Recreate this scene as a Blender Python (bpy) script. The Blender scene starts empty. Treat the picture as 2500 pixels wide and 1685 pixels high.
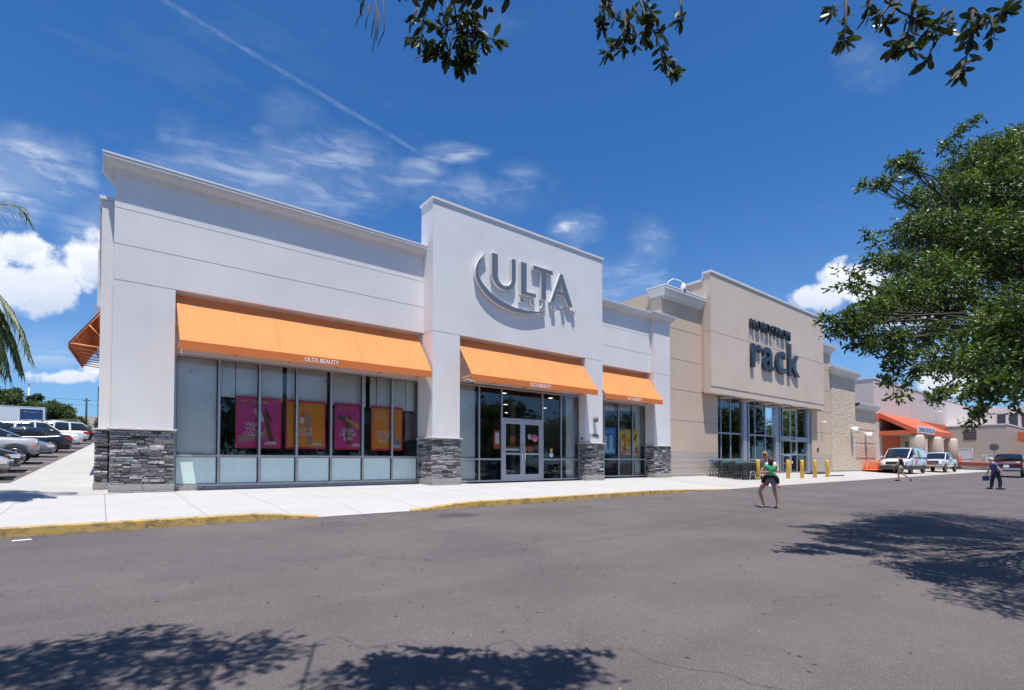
import bpy, math, random
from mathutils import Vector, Matrix
R_ = math.radians
SC = bpy.context.scene
COL = SC.collection
rnd = random.Random(7)
# ------------------------------------------------------------------ camera
YAW, PITCH, EYE = .6732, .02345, .85
cam_d = bpy.data.cameras.new('camera'); cam = bpy.data.objects.new('camera', cam_d); COL.objects.link(cam)
cam_d.sensor_width = 36; cam_d.lens = 36 * 1260 / 2500
cam_d.shift_x = .0001; cam_d.shift_y = 256.8 / 2500
cam_d.clip_start = .05; cam_d.clip_end = 3000
cam.location = (0, 0, EYE); cam.rotation_euler = (math.pi / 2 + PITCH, 0, -YAW)
SC.camera = cam
SC.view_settings.view_transform = 'Standard'; SC.view_settings.look = 'None'
SC.view_settings.exposure = 0.22; SC.view_settings.gamma = 1
SC.cycles.use_adaptive_sampling = True
try: SC.cycles.transparent_max_bounces = 12
except Exception: pass
# view helper (used to turn measured directions of clouds and far things into world directions)
FW = Vector((math.sin(YAW) * math.cos(PITCH), math.cos(YAW) * math.cos(PITCH), math.sin(PITCH)))
RT = Vector((math.cos(YAW), -math.sin(YAW), 0)); UP = RT.cross(FW)
def ray(u, v): return FW + RT * ((u - 1249.8) / 1260) - UP * ((v - 1099.3) / 1260)
def at(u, v, t): return Vector((0, 0, EYE)) + ray(u, v) * t
def onY(u, v, y):
    d = ray(u, v); return Vector((0, 0, EYE)) + d * (y / d.y)
# ------------------------------------------------------------------ node helpers
class N:
    def __init__(s, nt): s.nt = nt; s.nt.nodes.clear()
    def n(s, t, **k):
        x = s.nt.nodes.new(t)
        for a, b in k.items(): setattr(x, a, b)
        return x
    def l(s, a, b): s.nt.links.new(a, b)
    def val(s, x, sock):
        if isinstance(x, (int, float)): sock.default_value = x
        elif isinstance(x, (tuple, list, Vector)): sock.default_value = tuple(x) + ((1,) if len(sock.default_value) == 4 and len(x) == 3 else ())
        else: s.l(x, sock)
    def m(s, op, a, b=None, c=None, clamp=False):
        x = s.n('ShaderNodeMath', operation=op, use_clamp=clamp); s.val(a, x.inputs[0])
        if b is not None: s.val(b, x.inputs[1])
        if c is not None: s.val(c, x.inputs[2])
        return x.outputs[0]
    def vm(s, op, a, b=None, out=0):
        x = s.n('ShaderNodeVectorMath', operation=op); s.val(a, x.inputs[0])
        if b is not None: s.val(b, x.inputs[1])
        return x.outputs[out]
    def noise(s, vec, scale, detail=4, rough=.5, dist=0):
        x = s.n('ShaderNodeTexNoise'); s.l(vec, x.inputs['Vector']) if vec is not None else 0
        x.inputs['Scale'].default_value = scale; x.inputs['Detail'].default_value = detail
        x.inputs['Roughness'].default_value = rough; x.inputs['Distortion'].default_value = dist
        return x.outputs['Fac']
    def mr(s, v, a, b, c=0, d=1, smooth=False):
        x = s.n('ShaderNodeMapRange'); x.clamp = True
        if smooth: x.interpolation_type = 'SMOOTHSTEP'
        s.l(v, x.inputs[0])
        for i, q in enumerate((a, b, c, d)): x.inputs[i + 1].default_value = q
        return x.outputs[0]
    def mix(s, f, a, b, mode='MIX'):
        x = s.n('ShaderNodeMix', data_type='RGBA', blend_type=mode); s.val(f, x.inputs[0]); s.val(a, x.inputs[6]); s.val(b, x.inputs[7]); return x.outputs[2]
    def mapv(s, vec, sc=(1, 1, 1), loc=(0, 0, 0), rot=(0, 0, 0)):
        x = s.n('ShaderNodeMapping'); s.l(vec, x.inputs[0]); x.inputs['Scale'].default_value = sc; x.inputs['Location'].default_value = loc; x.inputs['Rotation'].default_value = rot; return x.outputs[0]
# ------------------------------------------------------------------ world: sky, clouds and a contrail, all by direction
SUN_TO = Vector((-.37, -.68, 2.64)).normalized()
W = bpy.data.worlds.new('World'); SC.world = W; W.use_nodes = True
w = N(W.node_tree)
sky = w.n('ShaderNodeTexSky', sky_type='NISHITA'); sky.sun_disc = False
sky.sun_elevation = math.asin(SUN_TO.z); sky.sun_rotation = math.atan2(SUN_TO.x, SUN_TO.y) % (2 * math.pi)
sky.air_density = 1.0; sky.dust_density = .35; sky.ozone_density = 3.0; sky.altitude = 0
D = w.vm('NORMALIZE', w.n('ShaderNodeTexCoord').outputs['Generated'])
sep = w.n('ShaderNodeSeparateXYZ'); w.l(D, sep.inputs[0])
el = sep.outputs[2]
base = w.mix(1, sky.outputs[0], (.43, 1.00, 1.56), 'MULTIPLY')
hz = w.mr(el, 0.0, .62, 1, 0, True)
hz2 = w.m('POWER', hz, 1.8)
base = w.mix(w.m('MULTIPLY', hz2, .38), base, (4.6, 6.3, 9.0))
def blob(u, v, ru, rv):
    """soft patch of sky round a direction; radii in picture pixels"""
    c = ray(u, v).normalized(); ex = (ray(u + ru, v).normalized() - c); ey = (ray(u, v - rv).normalized() - c)
    d = w.vm('SUBTRACT', D, tuple(c))
    ex -= c * ex.dot(c); ey -= c * ey.dot(c); gxx, gxy, gyy = ex.dot(ex), ex.dot(ey), ey.dot(ey); dt = gxx * gyy - gxy * gxy
    a = w.vm('DOT_PRODUCT', d, tuple((ex * gyy - ey * gxy) / dt), 1); b = w.vm('DOT_PRODUCT', d, tuple((ey * gxx - ex * gxy) / dt), 1)
    r = w.m('SQRT', w.m('ADD', w.m('MULTIPLY', a, a), w.m('MULTIPLY', b, b)))
    front = w.m('GREATER_THAN', w.vm('DOT_PRODUCT', D, tuple(c), 1), .2)
    return w.m('SUBTRACT', w.m('MULTIPLY', w.m('SUBTRACT', 2, r), front), 1), b
def mx(a, b): return w.m('MAXIMUM', a, b)
# cumulus: hard edged, puffy
n1 = w.noise(D, 12, 8, .6); n2 = w.noise(D, 34, 6, .6)
cum = None; shade = None
for (u, v, ru, rv) in [(120, 690, 115, 100), (215, 640, 90, 100), (60, 610, 90, 70), (30, 700, 120, 80), (-80, 640, 160, 130), (225, 900, 50, 22),(1990, 728, 105, 42), (2090, 690, 120, 70), (2300, 930, 130, 55), (2180, 760, 160, 60),
                       (160, 920, 120, 26), (2420, 800, 120, 60), (2700, 700, 220, 130), (-300, 800, 150, 90)]:
    f0, b = blob(u, v, ru, rv)
    f = w.m('ADD', f0, w.m('MULTIPLY', w.m('SUBTRACT', n1, .52), 1.7)); f = w.m('ADD', f, w.m('MULTIPLY', w.m('SUBTRACT', n2, .5), 1.2))
    f = w.m('MINIMUM', f, w.m('MULTIPLY_ADD', f0, 2.6, .18))
    s = w.m('MULTIPLY', w.mr(b, -1, .35), w.mr(f, 0, .2))
    cum = f if cum is None else mx(cum, f); shade = s if shade is None else mx(shade, s)
cmask = w.mr(cum, .08, .46, 0, 1, True)
# cirrus veils
dv = w.mapv(D, (7, 15, 30), rot=(.25, .35, .2))
ci = w.m('MULTIPLY', w.noise(dv, 1.0, 8, .62, .6), w.noise(D, 3.0, 3, .5))
cir = w.mr(ci, .27, .50, 0, 1, True)
dv2 = w.mapv(D, (5, 9, 26), rot=(-.3, .5, .7))
ci2 = w.noise(dv2, 1.6, 8, .6, .8)
cirA = None; nz = w.m('MULTIPLY', w.m('SUBTRACT', w.noise(D, 5.5, 6, .62), .54), 2.2)
for (u, v, ru, rv, g) in [(640, 450, 480, 190, .62), (1120, 375, 120, 36, .9), (1180, 480, 260, 100, .5), (80, 430, 230, 190, 1.25), (60, 350, 130, 90, .8), (1400, 560, 110, 60, .7), (1540, 700, 140, 120, .55), (1270, 420, 100, 60, .5), (1398, 556, 62, 34, 1.0), (1380, 550, 38, 22, 1.3), (230, 560, 160, 140, .7), (850, 370, 120, 70, .5), (1020, 420, 110, 50, .6),
                          (2100, 160, 160, 120, .22), (700, 280, 110, 70, .28), (640, 320, 60, 30, .4), (1180, 60, 160, 60, .12), (2330, 900, 500, 120, .5), (2000, 800, 300, 90, .30), (1590, 580, 90, 90, .4), (120, 850, 260, 100, .5)]:
    f, b = blob(u, v, ru, rv)
    q = w.m('MULTIPLY', w.mr(w.m('ADD', f, nz), 0, .8, 0, 1, True), g)
    cirA = q if cirA is None else mx(cirA, q)
veil = w.m('MULTIPLY', w.m('MULTIPLY', cirA, w.mr(ci2, .34, .76, 0, 1, True)), .85, clamp=True)
veil = mx(veil, w.m('MULTIPLY', cir, .05))
wisp = w.m('MULTIPLY', w.m('MULTIPLY', cirA, w.mr(n1, .3, .7, .4, 1)), .34); veil = mx(veil, wisp)
# contrail: band round the plane through two directions
ca, cb = ray(445, 27).normalized(), ray(1060, 395).normalized()
pn = ca.cross(cb).normalized()
cd = w.m('ABSOLUTE', w.m('ADD', w.vm('DOT_PRODUCT', D, tuple(pn), 1), w.m('MULTIPLY', w.m('SUBTRACT', w.noise(D, 22, 4, .6), .5), .004)))
tdir = (cb - ca).normalized(); mid = (ca + cb) / 2
al = w.vm('DOT_PRODUCT', w.vm('SUBTRACT', D, tuple(mid)), tuple(tdir), 1)
hl = (cb - ca).length / 2
alm = w.m('MULTIPLY', w.mr(al, hl * 1.35, hl * .75, 0, 1, True), w.mr(al, -hl * 2.5, -hl * 1.2, 0, 1, True))
band = w.m('MULTIPLY', w.mr(cd, .0008, .0050, 1, 0, True), w.mr(w.noise(D, 55, 6, .7), .35, .65, .15, 1))
trail = w.m('MULTIPLY', w.m('MULTIPLY', band, alm), .15)
veil = mx(veil, trail)
# low pale haze bank near the horizon
col = w.mix(w.m('MULTIPLY', veil, .85), base, (9.0, 9.9, 11.2))
lit = w.mix(shade, (5.2, 6.4, 8.8), (11.5, 11.8, 12.4))
lit = w.mix(w.mr(w.noise(D, 18, 6, .55), .35, .65), lit, (8.3, 9.1, 10.9))
lit = w.mix(.35, lit, w.mix(shade, (6.4, 7.4, 9.4), (11.8, 12.0, 12.5)))
col = w.mix(w.m('MULTIPLY', cmask, .93), col, lit)
bg = w.n('ShaderNodeBackground'); w.l(col, bg.inputs[0]); bg.inputs[1].default_value = .078
wo = w.n('ShaderNodeOutputWorld'); w.l(bg.outputs[0], wo.inputs[0])
# ------------------------------------------------------------------ sun
sd = bpy.data.lights.new('sun', 'SUN'); sd.energy = 5.0; sd.angle = R_(.53); sd.color = (1, .955, .90)
so = bpy.data.objects.new('sun', sd); COL.objects.link(so); so.rotation_euler = SUN_TO.to_track_quat('Z', 'Y').to_euler(); so.location = (0, -20, 40)

# ------------------------------------------------------------------ materials
MATS = {}
def mat(name, col, rough=.6, metal=0, spec=.5, bump=0, bscale=20, var=0, vscale=3, coat=0, emit=None, trans=0, bdist=.01, var2=None):
    if name in MATS: return MATS[name]
    m = bpy.data.materials.new(name); m.use_nodes = True; k = N(m.node_tree); MATS[name] = m
    p = k.n('ShaderNodeBsdfPrincipled'); o = k.n('ShaderNodeOutputMaterial'); k.l(p.outputs[0], o.inputs[0])
    tc = k.n('ShaderNodeTexCoord').outputs['Object']
    p.inputs['Roughness'].default_value = rough; p.inputs['Metallic'].default_value = metal
    p.inputs['Specular IOR Level'].default_value = spec; p.inputs['Coat Weight'].default_value = coat; p.inputs['Coat Roughness'].default_value = .08
    if var:
        nf = k.mr(k.noise(tc, vscale, 5, .6), .3, .7)
        c1 = tuple(x * (1 - var) for x in col); c2 = var2 or tuple(min(1, x * (1 + var)) for x in col)
        k.l(k.mix(nf, c1, c2), p.inputs['Base Color'])
    else: p.inputs['Base Color'].default_value = (*col, 1)
    if bump:
        b = k.n('ShaderNodeBump'); b.inputs['Strength'].default_value = bump; b.inputs['Distance'].default_value = bdist
        k.l(k.noise(tc, bscale, 6, .6), b.inputs['Height']); k.l(b.outputs[0], p.inputs['Normal'])
    if emit: p.inputs['Emission Color'].default_value = (*emit[:3], 1); p.inputs['Emission Strength'].default_value = emit[3]
    return m
def nodes(name):
    m = bpy.data.materials.new(name); m.use_nodes = True; k = N(m.node_tree); MATS[name] = m
    p = k.n('ShaderNodeBsdfPrincipled'); o = k.n('ShaderNodeOutputMaterial'); k.l(p.outputs[0], o.inputs[0])
    return m, k, p, o, k.n('ShaderNodeTexCoord').outputs['Object']
def stucco(name, col, rough=.85, stain=.085):
    m, k, p, o, tc = nodes(name)
    a = k.mr(k.noise(tc, .35, 5, .6), .3, .7, 1 - stain, 1 + stain * .3)
    # rain streaks
    st = k.noise(k.mapv(tc, (2.3, 2.3, .22)), 1, 5, .65)
    b = k.mr(st, .45, .8, 1, 1 - stain * .45)
    f = k.m('MULTIPLY', a, b)
    fine = k.mr(k.noise(tc, 60, 3, .6), .3, .7, .97, 1.02); f = k.m('MULTIPLY', f, fine)
    cc = k.n('ShaderNodeCombineColor'); 
    for i, q in enumerate(col): k.l(k.m('MULTIPLY', f, q), cc.inputs[i])
    k.l(cc.outputs[0], p.inputs['Base Color']); p.inputs['Roughness'].default_value = rough; p.inputs['Specular IOR Level'].default_value = .25
    b1 = k.n('ShaderNodeBump'); b1.inputs['Strength'].default_value = .35; b1.inputs['Distance'].default_value = .006
    k.l(k.m('ADD', k.noise(tc, 35, 6, .65), k.m('MULTIPLY', k.noise(tc, 1.6, 4, .5), 1.6)), b1.inputs['Height']); k.l(b1.outputs[0], p.inputs['Normal'])
    return m
stucco('white_stucco', (.77, .735, .715)); stucco('tan_stucco', (.62, .475, .355), stain=.08); stucco('light_tan_stucco', (.70, .56, .45), stain=.08)
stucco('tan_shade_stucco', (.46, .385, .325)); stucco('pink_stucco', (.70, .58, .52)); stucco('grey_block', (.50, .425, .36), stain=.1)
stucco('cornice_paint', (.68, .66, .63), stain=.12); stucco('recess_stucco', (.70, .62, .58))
mat('coping', (.72, .73, .75), .45, bump=.1, var=.06, vscale=2)
mat('coping_dirty', (.52, .52, .52), .6, var=.25, vscale=5)
mat('band_tan', (.47, .40, .345), .85, bump=.3, var=.05)
mat('alu', (.50, .50, .53), .38, metal=.55, var=.04); mat('alu_blue', (.44, .49, .56), .38, metal=.5); mat('gasket', (.03, .03, .035), .6)
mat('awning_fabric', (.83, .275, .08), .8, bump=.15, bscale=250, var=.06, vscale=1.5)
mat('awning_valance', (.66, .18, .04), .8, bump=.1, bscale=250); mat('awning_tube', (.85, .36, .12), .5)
mat('white_print', (.85, .84, .83), .6); mat('sign_face', (.19, .205, .22), .35, metal=.35, var=.05); mat('sign_side', (.70, .70, .70), .4)
mat('sign_rust', (.62, .50, .42), .6)
mat('black_sign', (.022, .025, .032), .35, coat=.2); mat('black', (.02, .02, .02), .5); mat('dark_metal', (.06, .06, .065), .4, metal=.5)
mat('rack_paint', (.42, .43, .45), .6); mat('steel', (.55, .55, .56), .3, metal=.9); mat('chrome', (.8, .8, .8), .12, metal=1)
mat('frosted', (.70, .86, .80), .25, spec=.6, var=.05); mat('shade_fabric', (.93, .94, .90), .9, var=.02, vscale=1)
mat('bollard_paint', (.78, .46, .03), .4, var=.08, vscale=6, bump=.05); mat('yellow_line', (.62, .42, .08), .7, var=.2, vscale=8)
mat('orange_paint', (.72, .145, .055), .6, var=.05); mat('orange_deep', (.75, .16, .045), .6, var=.05); mat('cart_teal', (.05, .068, .075), .35, metal=.4)
mat('cart_blue', (.03, .14, .50), .4); mat('cart_grip', (.03, .20, .22), .4); mat('orange_cart', (.85, .20, .04), .45); mat('red_cart', (.42, .06, .03), .5)
mat('rubber', (.02, .02, .021), .8); mat('rim', (.6, .6, .62), .25, metal=.9); mat('car_glass', (.012, .018, .022), .03, spec=1.0, coat=.6)
mat('lamp_clear', (.75, .75, .72), .15, coat=.5); mat('lamp_red', (.45, .012, .015), .2, coat=.5); mat('lamp_amber', (.8, .22, .03), .2)
mat('plastic_grey', (.05, .052, .056), .6); mat('concrete_block', (.35, .33, .315), .9, bump=.8, bscale=18, var=.12, vscale=9, bdist=.02)
mat('cap_stone', (.50, .48, .46), .85, bump=.5, bscale=25, var=.1, vscale=6)
mat('bark', (.06, .052, .045), .9, bump=.8, bscale=12, var=.25, vscale=5, bdist=.02); mat('palm_bark', (.20, .17, .13), .9, bump=.8, bscale=9)
mat('twig', (.06, .045, .04), .8)
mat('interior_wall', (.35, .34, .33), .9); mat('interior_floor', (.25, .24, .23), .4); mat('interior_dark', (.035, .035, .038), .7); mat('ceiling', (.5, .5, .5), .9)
mat('skin', (.55, .31, .22), .55); mat('skin_child', (.50, .27, .19), .55); mat('hair_blond', (.33, .19, .09), .6, var=.3, vscale=30); mat('hair_brown', (.06, .03, .018), .6); mat('hair_grey', (.5, .5, .5), .7)
mat('cloth_green', (.03, .33, .12), .85, bump=.3, bscale=15); mat('cloth_black', (.012, .012, .016), .85); mat('cloth_white', (.75, .75, .76), .85)
mat('cloth_greyblue', (.27, .31, .38), .85, bump=.3, bscale=15, var=.15, vscale=12); mat('cloth_khaki', (.36, .31, .21), .85, var=.2, vscale=10); mat('cloth_navy', (.018, .025, .05), .8, bump=.3, bscale=12)
mat('cloth_violet', (.075, .075, .23), .8, bump=.4, bscale=10, var=.3, vscale=7); mat('shoe_dark', (.03, .02, .018), .7); mat('pink', (.7, .18, .26), .6); mat('shoe_white', (.7, .7, .7), .6)
mat('wood', (.30, .22, .14), .8, var=.2); mat('pallet_wrap', (.45, .46, .47), .3, var=.3, vscale=14); mat('sign_back', (.17, .165, .16), .5, metal=.4)
mat('grass', (.07, .11, .025), .9, var=.3, vscale=4)
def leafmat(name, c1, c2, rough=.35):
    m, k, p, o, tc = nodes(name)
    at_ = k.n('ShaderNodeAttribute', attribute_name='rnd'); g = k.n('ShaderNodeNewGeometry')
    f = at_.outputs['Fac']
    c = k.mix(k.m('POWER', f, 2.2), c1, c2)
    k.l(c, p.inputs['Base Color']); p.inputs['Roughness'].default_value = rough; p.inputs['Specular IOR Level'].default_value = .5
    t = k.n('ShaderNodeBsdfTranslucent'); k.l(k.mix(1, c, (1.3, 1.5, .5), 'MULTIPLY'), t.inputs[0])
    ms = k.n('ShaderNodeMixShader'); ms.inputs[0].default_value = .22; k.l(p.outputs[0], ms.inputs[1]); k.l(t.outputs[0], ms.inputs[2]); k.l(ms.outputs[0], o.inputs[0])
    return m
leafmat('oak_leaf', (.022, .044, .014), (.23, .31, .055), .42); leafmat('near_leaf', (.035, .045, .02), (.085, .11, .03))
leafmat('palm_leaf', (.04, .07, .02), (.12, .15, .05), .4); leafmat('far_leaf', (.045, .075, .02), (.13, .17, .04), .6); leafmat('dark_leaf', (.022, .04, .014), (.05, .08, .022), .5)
def paint(name, c, metal=.0):
    return mat(name, c, .22, metal=metal, coat=1.0)
for n_, c_ in dict(paint_white=(.75, .76, .77), paint_navy=(.008, .012, .022), paint_silver=(.42, .43, .45), paint_bluegrey=(.16, .19, .25), paint_black=(.008, .008, .01), paint_red=(.11, .008, .012), paint_blue=(.01, .03, .13), paint_beige=(.45, .42, .36), paint_maroon=(.16, .02, .02)).items(): paint(n_, c_)
# glass: clear tinted pane that mirrors the sky more at grazing angles
def glassmat(name, tint, base=.10):
    m = bpy.data.materials.new(name); m.use_nodes = True; k = N(m.node_tree); MATS[name] = m
    t = k.n('ShaderNodeBsdfTransparent'); t.inputs[0].default_value = (*tint, 1); g = k.n('ShaderNodeBsdfGlossy'); g.inputs['Roughness'].default_value = .0; g.inputs['Color'].default_value = (.93, .97, 1, 1)
    nn = k.noise(k.n('ShaderNodeTexCoord').outputs['Object'], 1.3, 2, .5); b = k.n('ShaderNodeBump'); b.inputs['Strength'].default_value = .25; b.inputs['Distance'].default_value = .012; k.l(nn, b.inputs['Height']); k.l(b.outputs[0], g.inputs['Normal'])
    fr = k.n('ShaderNodeFresnel'); fr.inputs[0].default_value = 1.5
    f = k.m('ADD', k.m('MULTIPLY', fr.outputs[0], 1.25), base, clamp=True)
    ms = k.n('ShaderNodeMixShader'); k.l(f, ms.inputs[0]); k.l(t.outputs[0], ms.inputs[1]); k.l(g.outputs[0], ms.inputs[2])
    o = k.n('ShaderNodeOutputMaterial'); k.l(ms.outputs[0], o.inputs[0]); return m
glassmat('glass', (.95, .98, .96), .035); glassmat('glass_dark', (.30, .34, .36), .07)
# asphalt
m, k, p, o, tc = nodes('asphalt')
n = k.noise(tc, 170, 3, .7); n2 = k.noise(tc, .5, 6, .6); vo = k.n('ShaderNodeTexVoronoi'); k.l(tc, vo.inputs['Vector']); vo.inputs['Scale'].default_value = 190
c = k.mix(k.mr(n, .32, .68), (.088, .077, .075), (.186, .163, .159))
sp = k.n('ShaderNodeSeparateColor'); k.l(vo.outputs['Color'], sp.inputs[0])
c = k.mix(k.m('MULTIPLY', k.m('GREATER_THAN', sp.outputs[0], .965), .55), c, (.42, .39, .36))
c = k.mix(k.m('MULTIPLY', k.m('GREATER_THAN', sp.outputs[1], .94), .5), c, (.035, .03, .03))
c = k.mix(1, c, k.mix(k.mr(n2, .3, .72), (.80, .80, .82), (1.10, 1.08, 1.06)), 'MULTIPLY')
# pale scuffs
sc_ = k.noise(k.mapv(tc, (.42, 1.1, 1)), 1.0, 9, .72, .5); c = k.mix(k.mr(sc_, .60, .78, 0, .34), c, (.27, .25, .245))
tyre = k.noise(k.mapv(tc, (.05, 1.5, 1)), 1.0, 4, .5); c = k.mix(k.mr(tyre, .45, .75, 0, .28), c, (.065, .058, .058))
# stain patch on the road near the ramp
sx = k.n('ShaderNodeSeparateXYZ'); k.l(tc, sx.inputs[0])
dx = k.m('DIVIDE', k.m('SUBTRACT', sx.outputs[0], 6.55), .75); dy = k.m('DIVIDE', k.m('SUBTRACT', sx.outputs[1], 10.3), .55)
rr = k.m('ADD', k.m('SQRT', k.m('ADD', k.m('MULTIPLY', dx, dx), k.m('MULTIPLY', dy, dy))), k.m('MULTIPLY', k.m('SUBTRACT', k.noise(tc, 3, 4, .6), .5), 1.6))
c = k.mix(k.mr(rr, .35, .95, .8, 0, True), c, (.06, .058, .062))
# crack lines
v2 = k.n('ShaderNodeTexVoronoi', feature='DISTANCE_TO_EDGE'); k.l(k.vm('ADD', tc, k.vm('SCALE', k.n('ShaderNodeTexNoise').outputs['Color'], None)), v2.inputs['Vector']) if False else None
wn = k.n('ShaderNodeTexNoise'); k.l(tc, wn.inputs['Vector']); wn.inputs['Scale'].default_value = 1.2; wn.inputs['Detail'].default_value = 5
k.l(k.vm('ADD', tc, wn.outputs['Color']), v2.inputs['Vector']); v2.inputs['Scale'].default_value = .22
cr = k.m('MULTIPLY', k.mr(v2.outputs['Distance'], .0, .0045, 1, 0), k.mr(k.noise(tc, .3, 2, .5), .40, .52)); c = k.mix(k.m('MULTIPLY', cr, .5), c, (.025, .022, .022))
k.l(c, p.inputs['Base Color']); p.inputs['Roughness'].default_value = .9; p.inputs['Specular IOR Level'].default_value = .25
b = k.n('ShaderNodeBump'); b.inputs['Strength'].default_value = .5; b.inputs['Distance'].default_value = .004; k.l(n, b.inputs['Height']); k.l(b.outputs[0], p.inputs['Normal'])
# concrete with joints
def concrete(name, col, sx_, sy_, ox=0, oy=0):
    m, k, p, o, tc = nodes(name)
    sx = k.n('ShaderNodeSeparateXYZ'); k.l(tc, sx.inputs[0])
    def line(s, sp_, of, wd):
        t = k.m('ABSOLUTE', k.m('SUBTRACT', k.m('FRACT', k.m('DIVIDE', k.m('SUBTRACT', s, of), sp_)), .5)); return k.m('GREATER_THAN', t, .5 - wd / sp_)
    j = k.m('MAXIMUM', line(sx.outputs[0], sx_, ox, .007), line(sx.outputs[1], sy_, oy, .007))
    c = k.mix(k.mr(k.noise(tc, .8, 6, .62), .3, .7), tuple(q * .93 for q in col), tuple(q * 1.05 for q in col))
    c = k.mix(k.mr(k.noise(tc, 50, 4, .6), .3, .7, 0, .18), c, tuple(q * .75 for q in col))
    st = k.noise(tc, 2.4, 7, .7); c = k.mix(k.mr(st, .63, .78, 0, .22), c, tuple(q * .6 for q in col))
    vg = k.n('ShaderNodeTexVoronoi'); k.l(tc, vg.inputs['Vector']); vg.inputs['Scale'].default_value = 1.7; c = k.mix(k.mr(vg.outputs['Distance'], .012, .03, .55, 0), c, (.12, .11, .1))
    c = k.mix(k.m('MULTIPLY', j, .72), c, (.11, .10, .09)); k.l(c, p.inputs['Base Color']); p.inputs['Roughness'].default_value = .9; p.inputs['Specular IOR Level'].default_value = .2
    b = k.n('ShaderNodeBump'); b.inputs['Strength'].default_value = .3; b.inputs['Distance'].default_value = .003; k.l(k.noise(tc, 90, 4, .6), b.inputs['Height']); k.l(b.outputs[0], p.inputs['Normal'])
concrete('concrete', (.49, .475, .455), 1.55, 40, .1, 3.3); concrete('concrete_west', (.45, .435, .415), 40, 2.6, 3, 1); concrete('apron_concrete', (.455, .435, .405), 3.9, 3.1, .5, 12.1)
m, k, p, o, tc = nodes('kerb_paint')
f = k.mr(k.noise(k.mapv(tc, (2.2, 2.2, 5)), 2.2, 8, .7), .47, .60); sx = k.n('ShaderNodeSeparateXYZ'); k.l(tc, sx.inputs[0])
c = k.mix(f, (.56, .36, .10), (.33, .235, .09)); c = k.mix(k.mr(k.noise(tc, 5, 7, .75), .50, .66), c, (.16, .13, .08)); c = k.mix(k.mr(k.noise(tc, 3.1, 6, .75), .64, .72), c, (.42, .39, .34))
k.l(c, p.inputs['Base Color']); p.inputs['Roughness'].default_value = .8
# stone veneer, colour by a per stone value
m, k, p, o, tc = nodes('ledge_stone')
a_ = k.n('ShaderNodeAttribute', attribute_name='rnd').outputs['Fac']
c = k.n('ShaderNodeValToRGB'); k.l(a_, c.inputs[0]); e = c.color_ramp.elements; e[0].color = (.03, .03, .032, 1); e[1].color = (.60, .58, .585, 1); e[0].position = 0
for q, cc in ((.3, (.115, .113, .118)), (.6, (.27, .26, .265)), (.82, (.36, .345, .375)), (.9, (.19, .155, .12))):
    z = c.color_ramp.elements.new(q); z.color = (*cc, 1)
c2 = k.mix(k.mr(k.noise(k.mapv(tc, (9, 9, 28)), 1, 6, .65), .35, .65), k.mix(1, c.outputs[0], (.62, .62, .62), 'MULTIPLY'), k.mix(1, c.outputs[0], (1.7, 1.65, 1.6), 'MULTIPLY'))
k.l(c2, p.inputs['Base Color']); p.inputs['Roughness'].default_value = .85
b = k.n('ShaderNodeBump'); b.inputs['Strength'].default_value = .9; b.inputs['Distance'].default_value = .02; k.l(k.noise(k.mapv(tc, (6, 6, 16)), 2, 6, .65), b.inputs['Height']); k.l(b.outputs[0], p.inputs['Normal'])
# split face block
def splitface(name, ca, cb):
    m, k, p, o, tc = nodes(name); vo = k.n('ShaderNodeTexVoronoi'); k.l(k.mapv(tc, (2.6, 2.6, 3.4)), vo.inputs['Vector']); vo.inputs['Scale'].default_value = 2.6; vo.inputs['Randomness'].default_value = 1
    nn = k.noise(tc, 9, 6, .7); k.l(k.mix(k.mr(nn, .35, .65), ca, cb), p.inputs['Base Color']); p.inputs['Roughness'].default_value = .95
    b = k.n('ShaderNodeBump'); b.inputs['Strength'].default_value = 1; b.inputs['Distance'].default_value = .06; k.l(k.m('ADD', vo.outputs['Distance'], nn), b.inputs['Height']); k.l(b.outputs[0], p.inputs['Normal'])
splitface('split_block', (.48, .37, .26), (.85, .70, .53)); splitface('pink_split_block', (.45, .32, .24), (.75, .58, .46))

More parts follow.
